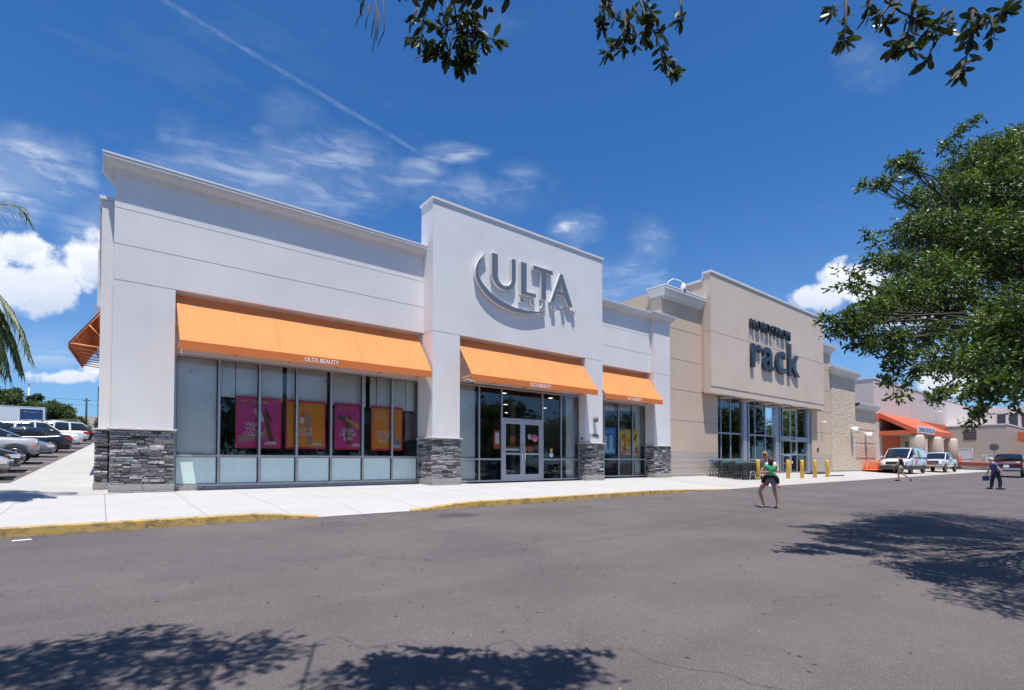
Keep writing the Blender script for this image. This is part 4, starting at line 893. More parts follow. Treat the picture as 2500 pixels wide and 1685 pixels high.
b = MH().use('tan_shade_stucco').box(X0 + .1, X1, ye + .1, 21, 4.12, 4.2); b.build('soffit', can)
for x in (74.5, 82.3, 90.2):
    c_ = MH().use('light_tan_stucco'); c_.lathe([(.0, -.4), (.72, -.4), (.72, 3.75), (.66, 3.95), (.52, 4.05), (0, 4.06)], (x, 17.6, 0), 24); c_.build('column', hs)
b = MH().use('orange_deep').box(74.8, 81, 21.02, 21.08, 0, 4.3)
for i in range(10): b.box(74.8, 81, 21.0, 21.02, .3 + i * .42, .33 + i * .42)
b.use('orange_paint').box(81, 81.25, 20.95, 21.08, 0, 4.4); b.use('dark_metal').box(84, 87, 21.0, 21.08, .2, 3.6); b.use('interior_wall').box(84.5, 86.5, 20.97, 21.0, .5, 2.6); b.build('roller_door', hs)
b = MH().use('white_print'); b.lathe([(0, 0), (.12, 0), (.14, .5), (0, .5)], (99.3, 20.3, 8.45), 10, 'y'); b.box(99.2, 99.4, 20.8, 21.1, 8.4, 8.5); b.build('wall_camera', hs)

# ================================================================== BOLLARDS
def bollard(): 
    o = thing('bollard', (0, 0, 0), 0, '', 'bollard', 'yellow bollards before the tan store entrance'); b = MB().use('bollard_paint'); b.lathe([(0, -.1), (.115, -.1), (.115, 1.14), (.105, 1.18), (.07, 1.21), (0, 1.22)], (0, 0, 0), 22); b.build('post', o); return o
bp = [(30.6, 14.9), (34.5, 14.85), (36.25, 14.72), (38.5, 14.8), (40.46, 14.75)]
bl = ['yellow bollard nearest the dark shopping carts, leftmost of the five', 'yellow bollard just right of the woman, before the sliding doors', 'middle yellow bollard of the five, before the right door edge', 'yellow bollard second from the right, at the end of the black mat', 'rightmost yellow bollard of the five, beside the white tipped bar']
b0 = bollard()
for i, (x, y) in enumerate(bp):
    o = b0 if i == 0 else copy_tree(b0, (0, 0, 0)); o.location = (x, y, z_pave(x, y)); o['label'] = bl[i]
# floor mat and bar
o = thing('rubber_mat', (44.3, 16.9, z_pave(44.3, 16.9)), .0, 'rolled black rubber mat lying on the pavement by the entrance', 'mat'); b = MB().use('rubber'); b.box(-1.8, 2.1, -.2, .22, 0, .11, .03); b.build('roll', o); 
o = thing('parking_bar', (43.2, 15.2, z_pave(43.2, 15.2)), -.05, 'grey bar with a white top lying flat behind the last bollard', 'bar'); b = MB().use('plastic_grey').box(-1.4, 1.3, -.12, .12, 0, .08, .02); b.use('white_print').box(-1.3, 1.25, -.07, .07, .081, .086); b.build('bar', o)

# ================================================================== SHOPPING CARTS
def cart(body='cart_teal', grip='cart_grip', label='', group='', flat=False):
    o = thing('shopping_cart', (0, 0, 0), 0, label, 'shopping cart', group)
    b = MB().use(body); r = .011
    L = .82; wr, wf = .27, .20; zt, zf = .90, .84; zb, zbf = .50, .56      # basket, handle end at x=0, front at x=L
    for s in (-1, 1):
        b.tube([(0, s * wr, zt), (L, s * wf, zf)], r, 5); b.tube([(.12, s * (wr - .03), zb), (L - .06, s * (wf - .02), zbf)], r, 5)
        for i in range(11):
            t = i / 10; b.tube([(L * t, s * (wr + (wf - wr) * t), zt + (zf - zt) * t), (.12 + (L - .18) * t, s * (wr - .03 + (wf - wr) * t), zb + (zbf - zb) * t)], .0085, 4)
    for i in range(6):
        t = -1 + 2 * i / 5; b.tube([(L, t * wf, zf), (L - .06, t * (wf - .02), zbf)], .006, 4); b.tube([(.12, t * (wr - .03), zb), (L - .06, t * (wf - .02), zbf)], .006, 4); b.tube([(0, t * wr, zt), (.12, t * (wr - .03), zb)], .006, 4)
    b.tube([(L, -wf, zf), (L, wf, zf)], r, 5); b.build('basket', o)
    h = MB().use(body)
    for s in (-1, 1): h.tube([(-.02, s * wr, zt), (-.13, s * wr, 1.0)], .012, 6)
    h.tube([(-.13, -wr - .01, 1.0), (-.13, wr + .01, 1.0)], .018, 8); h.use(grip); h.box(-.19, -.07, -.15, .15, .93, 1.05, .02); h.build('handle', o)
    f = MB().use('plastic_grey')
    for s in (-1, 1):
        f.tube([(-.05, s * .25, .88), (-.0, s * .26, .5), (-.06, s * .27, .16), (L - .05, s * .17, .14)], .014, 6); f.tube([(.1, s * .25, .5), (.25, s * .24, .17)], .012, 5)
    f.tube([(-.06, -.27, .16), (-.06, .27, .16)], .012, 5); f.tube([(L - .05, -.17, .14), (L - .05, .17, .14)], .012, 5)
    for (zz, xl) in ((.40, -.36), (.07, -.38)): f.tube([(.3, .27, zz), (xl + .06, .27, zz), (xl, .2, zz), (xl, -.2, zz), (xl + .06, -.27, zz), (.3, -.27, zz)], .015, 6)
    for s in (-1, 1): f.tube([(-.25, s * .26, .40), (-.33, s * .26, .08)], .013, 6)
    for i in range(5): y = -.2 + .1 * i; f.tube([(-.04, y, .17), (L - .05, y * .7, .16)], .006, 4)
    f.build('base_frame', o)
    for (x, y) in ((-.02, .25), (-.02, -.25), (L - .08, .17), (L - .08, -.17)):
        w_ = MB().use('rubber').lathe([(0, -.015), (.058, -.015), (.058, .015), (0, .015)], (x, y, .058), 12, 'y'); w_.use('plastic_grey').box(x - .015, x + .015, y - .025, y + .025, .07, .15); w_.build('wheel', o)
    return o
mat('cart_handle', (.16, .18, .19), .35, metal=.3)
rows = [((29.5, 17.05), 9, 'cart_blue', 'the row against the tan wall'), ((29.2, 16.15), 9, 'cart_grip', 'the middle row'), ((29.1, 15.25), 9, 'cart_grip', 'the row nearest the road')]
cA = cart('cart_teal', 'cart_blue', '', 'x'); cB = cart('cart_teal', 'cart_grip', '', 'x'); cN = cart('cart_teal', 'cart_handle', '', 'x'); cN_used = False
first = {0: cA, 1: cB}
for ri, ((x, y), n, gname, rowtxt) in enumerate(rows):
    src = cA if gname == 'cart_blue' else cB
    for i in range(n):
        sp_ = .31; px, py = x + i * sp_, y
        if ri < 2 and i == 0: c_ = src
        elif i == 0: c_ = copy_tree(src, (0, 0, 0))
        elif not cN_used: c_ = cN; cN_used = True
        else: c_ = copy_tree(cN, (0, 0, 0))
        c_.location = (px, py, z_pave(px, py)); c_.rotation_euler = (0, 0, rnd.uniform(-.02, .02)); 
        c_['label'] = 'first dark cart of %s, its %s grip facing left' % (rowtxt, 'blue' if ri == 0 else 'teal') if i == 0 else 'dark cart nested inside %s' % rowtxt
        c_['group'] = 'dark shopping carts outside the tan store, %s' % rowtxt
# steel rail round the carts
for (x, y, l_) in ((29.3, 14.75, .75), (31.2, 14.72, 1.0)):
    o = thing('cart_rail', (x, y, z_pave(x, y)), 0, 'grey hooped rail at the road side of the carts, %s' % ('left one' if x < 30 else 'by the bollard'), 'rail', None); b = MB().use('steel'); b.tube([(0, 0, 0), (.12, 0, .42), (.2, 0, .52), (l_ - .2, 0, .52), (l_ - .12, 0, .42), (l_, 0, 0)], .022, 8); b.build('hoop', o)
# orange flat carts by the split block wall and red ones further on
def flat_cart(m_='orange_cart'):
    o = thing('lumber_cart', (0, 0, 0), 0, '', 'flat cart', 'orange lumber carts by the block wall'); b = MB().use(m_)
    for s in (-1, 1):
        b.tube([(s * .35, 0, .2), (s * .35, 0, 1.05), (s * .28, 0, 1.15), (-s * .0, 0, 1.16)], .024, 6)

    for z in (.45, .75): b.tube([(-.35, 0, z), (.35, 0, z)], .018, 5)
    for x in (-.12, .12): b.tube([(x, 0, .2), (x, 0, 1.15)], .018, 5)
    b.build('hoop', o); b = MB().use(m_)
    for s in (-1, 1): b.tube([(s * .35, 1.1, .2), (s * .35, 1.1, .95), (s * .28, 1.1, 1.02), (0, 1.1, 1.02)], .024, 6)
    b.build('hoop', o); d = MB().use(m_).box(-.36, .36, -.1, 1.25, .2, .27, .01); d.build('deck', o)
    for (x, y) in ((-.3, .1), (.3, .1), (-.3, 1.05), (.3, 1.05)): w_ = MB().use('rubber').lathe([(0, -.03), (.1, -.03), (.1, .03), (0, .03)], (x, y, .1), 12, 'x'); w_.build('wheel', o)
    return o
f0 = flat_cart()
for i in range(9):
    x = 57.5 + i * .62; y = 16.55 + (i % 2) * .08; c_ = f0 if i == 0 else copy_tree(f0, (0, 0, 0)); c_.location = (x, y, z_pave(x, y)); c_.rotation_euler.z = rnd.uniform(-.08, .08)
    c_['label'] = 'orange lumber cart at the left end of the row by the block wall' if i == 0 else ('orange lumber cart at the right end of the row, beside the white van' if i == 8 else 'orange hooped lumber cart inside the row by the block wall')
rc = cart('red_cart', 'orange_cart', 'red shopping cart in the long far row past the pickup', 'red shopping carts in the far row')
for i in range(22):
    x = 88.0 + i * .33; y = 17.3 - i * .19; c_ = rc if i == 0 else copy_tree(rc, (0, 0, 0)); c_.location = (x, y, z_pave(x, y) + .03); c_.rotation_euler.z = -.5
for i in range(6):
    x = 92 + i * .5; y = 18.2 - i * .15; c_ = copy_tree(f0, (0, 0, 0)); c_.location = (x, y, z_pave(x, y)); c_.rotation_euler.z = rnd.uniform(-.1, .1); c_['label'] = 'tall orange lumber cart in the cluster before the grey block wall'; c_['group'] = 'far orange lumber carts'; c_.scale = (1.3, 1.3, 1.6)
o = thing('pallet_stack', (90.5, 19.0, z_pave(90.5, 19)), 0, 'yellow topped flat stack of goods behind the pickup', 'pallet'); b = MB().use('yellow_line').box(-1.8, 1.8, -.8, .8, 1.0, 1.35, .03); b.use('wood').box(-1.8, 1.8, -.8, .8, .12, 1.0, .02); b.build('load', o); MB().use('wood').box(-1.9, 1.9, -.9, .9, 0, .1).build('pallet', o)
for i, (x, y, wd, h, lb) in enumerate([(99.5, 18.6, 3.2, 2.9, 'tall wrapped rack of grey boards against the block wall'), (103.4, 15.6, 1.6, 2.2, 'smaller wrapped grey rack near the stop sign')]):
    o = thing('goods_rack', (x, y, z_pave(x, y)), -.9, lb, 'rack'); b = MB().use('pallet_wrap'); b.box(-wd / 2, wd / 2, -.35, .35, .15, h * .9, .02); b.build('goods', o); f = MB().use('rack_paint')
    for sx in (-1, 1):
        for sy in (-1, 1): f.tube([(sx * wd / 2, sy * .4, 0), (sx * wd / 2, sy * .4, h)], .04, 6)
    for z in (.15, h / 2, h - .05): f.tube([(-wd / 2, -.4, z), (wd / 2, -.4, z)], .03, 6); f.tube([(-wd / 2, .4, z), (wd / 2, .4, z)], .03, 6)
    f.build('frame', o)
# stop sign seen from the back
def facing(o, extra=0): p = o.location; o.rotation_euler.z = math.atan2(-p.x, p.y) * 1 + extra
o = thing('stop_sign', (74.5, 10.95, z_asph(74.5, 10.95)), -1.42, 'grey back of an octagonal stop sign on a thin post', 'sign'); b = MB().use('sign_back'); R8 = .41
b.prism([(R8 * math.cos(R_(22.5 + 45 * i)), 2.83 + R8 * math.sin(R_(22.5 + 45 * i))) for i in range(8)], 'y', 0, .012); b.build('plate', o); MB().use('sign_back').box(-.04, .04, -.05, -.001, 0, 3.15).build('post', o)
# ================================================================== VEHICLES  (front towards +x, origin on the ground at the centre)
def interp(tab, x):
    if x <= tab[0][0]: return tab[0][1:]
    for a, c_ in zip(tab[:-1], tab[1:]):
        if x <= c_[0]:
            t = (x - a[0]) / (c_[0] - a[0]); return tuple(p + (q - p) * t for p, q in zip(a[1:], c_[1:]))
    return tab[-1][1:]
def wheel(o, x, y, r, wd=.21):
    s = 1 if y > 0 else -1
    w_ = MB().use('rubber').lathe([(0, -wd / 2), (r * .93, -wd / 2), (r, -wd / 2 + .03), (r, wd / 2 - .03), (r * .93, wd / 2), (r * .62, wd / 2 - .02), (0, wd / 2 - .03)] if s > 0 else [(0, -wd / 2 + .03), (r * .62, -wd / 2 + .02), (r * .93, -wd / 2), (r, -wd / 2 + .03), (r, wd / 2 - .03), (r * .93, wd / 2), (0, wd / 2)], (x, y, r), 22, 'y')
    w = w_.build('wheel', o)
    m_ = MB().use('rim'); yy = y + s * (wd / 2 - .03); m_.lathe([(0, 0), (r * .13, s * .012), (r * .14, 0), (0, -s * .0)], (x, yy, r), 12, 'y')
    for i in range(5):
        a = i * 2 * math.pi / 5; d = Vector((math.cos(a), 0, math.sin(a))); n = Vector((-math.sin(a), 0, math.cos(a))); c = Vector((x, yy + s * .008, r)); q = [c + d * r * .08 + n * r * .07, c + d * r * .60 + n * r * .12, c + d * r * .60 - n * r * .12, c + d * r * .08 - n * r * .07]; m_.poly(q)
    m_.tube([Vector((x, yy, r)) + Vector((math.cos(a * .2856), 0, math.sin(a * .2856))) * r * .60 for a in range(23)], r * .05, 5, cap=False); m_.build('rim', w)
def vehicle(label, paint_, body, gh, wheels, wr=.33, group=None, cat='car', name='parked_car', trim='paint', rails=False, pillars=(), front='sedan', grille=None, cutz=None, plast=None, windows=True):
    """body: (x, zbottom, zdeck, halfwidth); gh: (x, zbase, ztop, hwb, hwt)"""
    o = thing(name, (0, 0, 0), 0, label, cat, group); b = MB().use(paint_); b.sm = True
    x0, x1 = body[0][0], body[-1][0]; n = 44; rings = []
    for i in range(n + 1):
        x = x0 + (x1 - x0) * i / n; zb, zt, hw = interp(body, x)
        # squeeze ends a little
        h = zt - zb
        # wheel arches: raise the lower side edge over the wheels
        za = zb
        for wx in wheels:
            d = abs(x - wx)
            if d < wr * 1.18: za = max(za, wr + math.sqrt(max(0, (wr * 1.18) ** 2 - d * d)))
        za = min(za, zt - .12)
        ring = [(x, -hw * .86, zb), (x, -hw * .975, max(zb + .02, za)), (x, -hw, max(zb + h * .38, za + .01)), (x, -hw * .995, max(zb + h * .62, za + .02)), (x, -hw * .955, max(zb + h * .86, za + .03)), (x, -hw * .86, zt - .02), (x, -hw * .5, zt + .015), (x, 0, zt + .022)]
        ring += [(x, -p[1], p[2]) for p in ring[-2::-1]]; rings.append(ring)
    b.loft(rings); b.build('body', o)
    # dark underside and arch liners
    u = MB().use('black'); zb = min(q[1] for q in body); u.box(x0 + .15, x1 - .15, -body[2][3] * .84, body[2][3] * .84, zb - .02, zb + .32); u.build('underbody', o)
    if gh:
        g = MB().use('car_glass'); g.sm = False; m_ = []; gx0, gx1 = gh[0][0], gh[-1][0]; n = 26
        for i in range(n + 1):
            x = gx0 + (gx1 - gx0) * i / n; zb, zt, hb, ht = interp(gh, x); m_.append([(x, -hb, zb), (x, -ht, zt - .03), (x, -ht * .9, zt), (x, 0, zt + .02), (x, ht * .9, zt), (x, ht, zt - .03), (x, hb, zb)])
        g.sm = True; g.loft(m_); cab = g.build('cabin_glass', o)
        p_ = MB().use(paint_); p_.sm = True
        # roof skin: where the cabin top is near its full height
        top = max(q[2] for q in gh); rs = []
        for i in range(n + 1):
            x = gx0 + (gx1 - gx0) * i / n; zb, zt, hb, ht = interp(gh, x)
            if zt > top - .13: rs.append([(x, -ht - .012, zt - .05), (x, -ht * .93, zt + .012), (x, 0, zt + .035), (x, ht * .93, zt + .012), (x, ht + .012, zt - .05)])
        p_.loft(rs, cap=False)
        # pillars
        def pil(xb, xt, wd):
            for s in (-1, 1):
                zb, _, hb, _ = interp(gh, xb); _, zt, _, ht = interp(gh, xt)
                a = [(xb - wd / 2, s * (hb + .006), zb - .02), (xb + wd / 2, s * (hb + .006), zb - .02), (xt + wd / 2, s * (ht + .012), zt - .035), (xt - wd / 2, s * (ht + .012), zt - .035)]
                p_.poly(a)
        for q in pillars: pil(*q)
        # A and D pillars follow the cabin outline
        for s in (-1, 1):
            for rng in (0, 1):
                seq = [i for i in range(n + 1)] if rng == 0 else [i for i in range(n, -1, -1)]
                prev = None
                for i in seq:
                    x = gx0 + (gx1 - gx0) * i / n; zb, zt, hb, ht = interp(gh, x); cur_ = [(x, s * (ht + .01), zt - .035), (x, s * (ht * .93), zt + .014)]
                    if prev: p_.poly([prev[0], prev[1], cur_[1], cur_[0]] )
                    prev = cur_
                    if zt > top - .13: break
        p_.build('roof', o, fixn=True)
        if rails:
            q = MB().use('alu')
            for s in (-1, 1): q.tube([(rs[1][0][0], s * interp(gh, 0)[3] * .86, top + .05), (0, s * interp(gh, 0)[3] * .86, top + .09), (rs[-2][0][0], s * interp(gh, 0)[3] * .86, top + .05)], .02, 5)
            q.build('roof_rail', o)
    for wx in wheels:
        for s in (-1, 1): wheel(o, wx, s * (interp(body, wx)[2] - .10), wr)
    hwf = interp(body, x1 - .25)[2]; zf = interp(body, x1 - .3)[1]; hwr = interp(body, x0 + .15)[2]; zr = interp(body, x0 + .15)[1]
    for s in (-1, 1):
        if front == 'round': h = MB().use('lamp_clear').lathe([(0, 0), (.12, 0), (.11, .04), (0, .06)], (x1 - .04, s * hwf * .78, zf - .20), 16, 'x'); h.use('lamp_amber').box(x1 - .16, x1 - .02, s * (hwf + .06) - .05, s * (hwf + .06) + .05, zf - .40, zf - .33)
        else:
            h = MB().use('lamp_clear'); h.prism([(s * (hwf - .50), zf - .19), (s * (hwf + .0), zf - .10), (s * (hwf + .0), zf - .24), (s * (hwf - .48), zf - .29)], 'x', x1 - .42, x1 - .02); h.use('lamp_amber').box(x1 - .46, x1 - .36, s * hwf - .02, s * hwf + .02, zf - .23, zf - .11)
        h.build('headlight', o)
        t = MB().use('lamp_red'); t.prism([(s * (hwr - .38), zr - .16), (s * (hwr + .012), zr - .11), (s * (hwr + .012), zr - .30), (s * (hwr - .36), zr - .27)], 'x', x0 - .008, x0 + .34); t.build('tail_light', o)
        if gh:
            m_ = MB().use(paint_); gx = gh[-1][0] - .55; zb = interp(gh, gx)[0]; m_.box(gx - .1, gx + .1, s * (hwf + .18) - .07, s * (hwf + .18) + .09, zb + .02, zb + .18, .03); m_.build('wing_mirror', o)
    g = MB().use('black').box(x1 - .06, x1 + .006, -hwf * .5, hwf * .5, zf - .34, zf - .16, .01); g.use('chrome')
    for i in range(3): g.box(x1 - .03, x1 + .012, -hwf * .48, hwf * .48, zf - .32 + i * .055, zf - .305 + i * .055)
    g.build('grille', o)
    bp_ = MB().use('plastic_grey'); zb = interp(body, x1)[0]; bp_.box(x1 - .2, x1 + .02, -hwf * .7, hwf * .7, zb + .02, zb + .16, .02); zb = interp(body, x0)[0]; bp_.box(x0 - .02, x0 + .2, -hwr * .8, hwr * .8, zb + .02, zb + .14, .02); bp_.build('bumper', o)
    pl = MB().use('white_print').box(x0 - .015, x0 + .02, -.16, .16, zr - .42, zr - .27); pl.build('number_plate', o)
    dl = MB().use('black')
    for q in pillars[:2]:
        for s in (-1, 1):
            hw = interp(body, q[0])[2]; dl.box(q[0] - .005, q[0] + .005, s * hw * .99 - .008, s * hw * .99 + .008, interp(body, q[0])[0] + .15, interp(body, q[0])[1] - .1)
    if dl.v: dl.build('door_gap', o)
    return o
SEDAN = dict(body=[(-2.4, .42, .80, .70), (-2.32, .30, 1.02, .82), (-1.9, .22, 1.06, .90), (-1, .20, .98, .92), (.9, .20, .95, .92), (1.7, .22, .86, .90), (2.2, .26, .72, .80), (2.4, .40, .60, .66)], gh=[(-1.95, 1.03, 1.06, .76, .66), (-1.1, .98, 1.42, .82, .60), (-.3, .96, 1.47, .84, .62), (.35, .95, 1.42, .84, .60), (1.25, .93, .97, .78, .70)], wheels=(-1.42, 1.45), pillars=[(-.15, -.2, .09), (-1.2, -1.0, .1)])
SUV = dict(body=[(-2.35, .50, .90, .78), (-2.3, .38, 1.08, .88), (-1.8, .30, 1.10, .94), (0, .28, 1.06, .95), (1.2, .28, 1.04, .95), (2.0, .32, .98, .90), (2.35, .42, .80, .76)], gh=[(-2.25, 1.06, 1.40, .82, .70), (-1.95, 1.08, 1.70, .85, .68), (-.3, 1.05, 1.76, .88, .70), (.4, 1.04, 1.72, .88, .68), (1.25, 1.02, 1.06, .84, .76)], wheels=(-1.4, 1.45), wr=.36, rails=True, pillars=[(-.1, -.15, .1), (-1.15, -1.1, .13)])
JEEP = dict(body=[(-2.0, .50, 1.1, .80), (-1.8, .40, 1.15, .86), (.8, .40, 1.15, .86), (1.9, .42, 1.12, .80), (2.05, .46, 1.08, .74)], gh=[(-1.95, 1.12, 1.78, .80, .74), (-1.7, 1.12, 1.82, .82, .74), (.35, 1.12, 1.80, .82, .74), (.75, 1.12, 1.16, .82, .78)], wheels=(-1.2, 1.35), wr=.40, front='round', pillars=[(-.3, -.3, .1), (-1.2, -1.2, .12)])
def place(o, x, y, rz, z=None, pitch=0): o.location = (x, y, z_asph(x, y) if z is None else z); o.rotation_euler = (0, 0, rz); return o
# parked row along the side pavement; nose or tail towards the shop (+x)
g_ = 'cars parked beside the side pavement'
row = [('paint_beige', SEDAN, 24.2, 0, 'pale beige car cut by the left edge, nearest of the side row'), ('paint_black', SEDAN, 27.3, 0, 'glossy black car with only its front corner showing at the left edge'),
       ('paint_silver', JEEP, 31.9, 0, 'silver boxy off roader with a round headlight'), ('paint_bluegrey', SEDAN, 36.9, 0, 'blue grey car with an amber corner light beside the silver off roader'),
       ('paint_navy', SEDAN, 42.4, math.pi, 'dark navy sedan with its red tail light towards the shop'), ('paint_white', SUV, 48.2, 0, 'tall white car with its nose out, behind the dark navy sedan'),
       ('paint_white', SUV, 57.5, math.pi, 'white crossover with its rear and red tail light towards the shop'), ('paint_navy', SEDAN, 63.6, math.pi, 'dark sedan with a red tail light just left of the stone pier'), ('paint_blue', SUV, 67.5, 0, 'bright blue car farthest down the side row')]
for (pt, kw, y, rz, lb), nx in zip(row, (-2.35, -2.32, -2.22, -1.88, -1.36, -1.0, -.8, -.55, -.4)):
    o = vehicle(lb, pt, group=g_, **kw); L2 = 2.4 if kw is SEDAN else 2.35 if kw is SUV else 2.05
    place(o, nx - L2, y, rz)
# box truck behind them
o = thing('box_truck', (-7.6, 76, z_asph(-9, 76) - .1), .0, 'white rental box truck with a dark blue panel behind the parked cars', 'truck')
b = MB().use('paint_white').box(-4.5, 3.2, -1.25, 1.25, .9, 3.75, .04); b.build('cargo_box', o)
b = MB().use('paint_blue').box(1.0, 3.0, -1.262, -1.251, 1.0, 3.5); b.build('panel', o); text('lettering', 'Budget', (1.35, 2.7, 2.95, 3.3), -1.275, .008, o, 'paint_bluegrey', offset=.01)
MB().use('paint_white').box(-6.5, -4.6, -1.1, 1.1, .6, 2.3, .15).build('cab', o); MB().use('coping').box(-4.52, 3.22, -1.27, 1.27, 3.75, 3.82).build('roof_trim', o)
for x in (2, -5.5):
    for s in (-1, 1): wheel(o, x, s * 1.05, .42)
o.scale = (.9, .9, .84)
# white van
mat('van_green', (.14, .52, .08), .4); mat('van_orange', (.75, .12, .04), .4)
VAN = dict(body=[(-2.95, .50, 1.35, .93), (-2.8, .40, 1.42, 1.0), (1.5, .36, 1.42, 1.02), (2.1, .38, 1.30, 1.0), (2.75, .42, 1.12, .95), (2.95, .50, .95, .80)], gh=[(-2.9, 1.38, 2.02, .95, .80), (-2.7, 1.38, 2.14, 1.0, .86), (.8, 1.38, 2.16, 1.0, .86), (1.2, 1.38, 2.05, .98, .82), (2.25, 1.26, 1.32, .92, .85)], wheels=(-1.95, 1.85), wr=.36)
van = vehicle('white cargo van with green and orange decals, parked by the orange carts', 'paint_white', cat='van', name='parked_van', pillars=[(1.0, .85, .14)], **VAN)
b = MB().use('paint_white')
for s in (-1, 1): b.poly([(.75, s * 1.03, 1.38), (-2.9, s * 1.01, 1.38), (-2.88, s * .87, 2.02), (-2.6, s * .90, 2.11), (.75, s * .91, 2.12)])
b.poly([(-2.96, -.93, 1.3), (-2.96, .93, 1.3), (-2.92, .80, 2.05), (-2.92, -.80, 2.05)]); b.build('side_panel', van)
b = MB().use('plastic_grey')
for s in (-1, 1): b.box(-2.9, 2.9, s * 1.0 - .03, s * 1.0 + .03, .36, .62)
b.box(2.75, 3.0, -.9, .9, .36, .72, .04); b.use('black').box(2.93, 3.0, -.52, .52, .78, 1.02, .03); b.build('lower_cladding', van)
b = MB().use('van_green'); yy = 1.0
def vd(pts): return [(x, yy - .13 * (z - 1.42) / .7 + .055, z) for x, z in pts]
b.poly(vd([(-.1, 1.95), (-.5, 2.0), (-.75, 1.8), (-.6, 1.6), (-.75, 1.42), (-.3, 1.46), (-.1, 1.62)])); b.use('van_orange').poly([(.85, 1.035, .78), (.35, 1.035, .82), (.1, 1.035, 1.16), (.5, 1.035, 1.2)]); b.build('decal', van)
b = MB().use('black').box(-2.4, -2.2, -.3, .3, 2.17, 2.2); b.build('roof_fitting', van)
place(van, 59.9, 15.2, math.pi, z_pave(60, 15.2)); van.scale = (1.05, 1.1, 1.1)
# pickups
def pickup(label, paint_, rz, x, y, z, sc=1.0):
    body = [(-2.9, .60, 1.28, .93), (-2.75, .55, 1.32, .98), (-.9, .52, 1.32, .99), (1.6, .52, 1.30, .99), (2.6, .55, 1.24, .95), (2.9, .60, 1.05, .88)]
    gh = [(-.95, 1.28, 1.88, .93, .78), (-.75, 1.28, 1.95, .94, .78), (.5, 1.28, 1.95, .94, .78), (.75, 1.28, 1.86, .93, .76), (1.45, 1.28, 1.32, .90, .84)]
    o = vehicle(label, paint_, body, gh, (-1.85, 1.9), wr=.42, cat='pickup truck', name='pickup_truck', pillars=[(.05, .05, .1), (-.8, -.72, .14)])
    b = MB().use('black').box(-2.75, -1.05, -.80, .80, 1.33, 1.35); b.build('load_bed', o)
    b = MB().use('chrome').box(2.86, 3.02, -.9, .9, .62, .80, .03); b.use('black').box(2.88, 2.96, -.62, .62, .84, 1.16, .02); b.use('chrome')
    for i in range(3): b.box(2.9, 2.98, -.6, .6, .88 + i * .1, .91 + i * .1)
    b.build('front_bumper', o); b = MB().use('chrome').box(-3.08, -2.88, -.85, .85, .60, .76, .03); b.build('rear_bumper', o)
    place(o, x, y, rz, z); o.scale = (sc,) * 3; return o
pk = pickup('white pickup truck with a green door emblem, parked behind the van', 'paint_white', math.pi, 72.2, 15.15, z_pave(72, 15.1), 1.08)
b = MB().use('cloth_green'); b.poly([(.55, 1.0, 1.05), (.0, 1.0, 1.02), (-.1, 1.0, 1.2), (.45, 1.0, 1.24)]); b.use('frosted').poly([(.9, .997, .68), (-.6, .997, .68), (-.6, .997, .98), (.9, .997, .98)]); b.build('decal', pk)
rt = pickup('dark red pickup truck seen from behind at the right edge', 'paint_red', .06, 64.0, 8.4, z_asph(62, 8.3), 1.05)
b = MB().use('alu').box(-2.935, -2.92, -.8, .8, 1.15, 1.2); b.use('white_print').box(-2.94, -2.93, -.18, .18, .82, .96); b.use('black').box(-2.93, -2.90, -.82, .82, .85, .9); b.build('tailgate_trim', rt)
# cars in the lot behind the camera, mirrored by the shop windows
proto = vehicle('silver sedan in the parking lot across the road', 'paint_silver', group='cars parked across the road', **SEDAN); place(proto, 4, -11, 1.6)
proto2 = vehicle('white crossover in the parking lot across the road', 'paint_white', group='cars parked across the road', **SUV); place(proto2, 8, -11, 1.5)
for i, (x, y) in enumerate([(12.5, -11.2), (17, -11), (21.5, -11.3), (26, -11), (35, -11), (40, -11.4), (44.5, -11), (53, -11), (-4, -11), (31, -11.3)]):
    c_ = copy_tree(proto if i % 2 else proto2, (x, y, z_asph(x, y)), 1.57 + (i % 3 - 1) * .04); c_['label'] = ('silver sedan' if i % 2 else 'white crossover') + ' in the parking lot across the road'

# ================================================================== PEOPLE
def skin_mesh(name, chain, parent, material, sub=2, smooth=True):
    """chain: list of branches, each a list of (x,y,z,radius); later branches may start at an existing joint"""
    vs, es, rs = [], [], []; idx = {}
    def vid(p):
        k_ = (round(p[0], 3), round(p[1], 3), round(p[2], 3))
        if k_ not in idx: idx[k_] = len(vs); vs.append(p[:3]); rs.append(p[3])
        return idx[k_]
    for br in chain:
        ids = [vid(p) for p in br]
        for a, c_ in zip(ids[:-1], ids[1:]): es.append((a, c_))
    me = bpy.data.meshes.new(name); me.from_pydata(vs, es, []); ob = bpy.data.objects.new('tmp', me); COL.objects.link(ob)
    m_ = ob.modifiers.new('s', 'SKIN'); ob.modifiers.new('u', 'SUBSURF').levels = sub; ob.modifiers['u'].render_levels = sub; m_.use_smooth_shade = smooth
    for i, d in enumerate(me.skin_vertices[0].data):
        r = rs[i]; d.radius = (r, r) if not isinstance(r, tuple) else r; d.use_root = (i == 0)
    dg = bpy.context.evaluated_depsgraph_get(); m2 = bpy.data.meshes.new_from_object(ob.evaluated_get(dg)); bpy.data.objects.remove(ob)
    m2.name = name; m2.materials.clear(); m2.materials.append(MATS[material]); o = bpy.data.objects.new(name, m2); COL.objects.link(o); o.parent = parent; return o
def ell(b, c, r, n=14, m_=9, f=None):
    rings = []
    for i in range(m_ + 1):
        t = math.pi * i / m_; rings.append([(c[0] + r[0] * math.sin(t) * math.cos(2 * math.pi * q / n), c[1] + r[1] * math.sin(t) * math.sin(2 * math.pi * q / n), c[2] + r[2] * math.cos(t)) for q in range(n)])
    b.sm = True; b.loft(rings, cap=False)
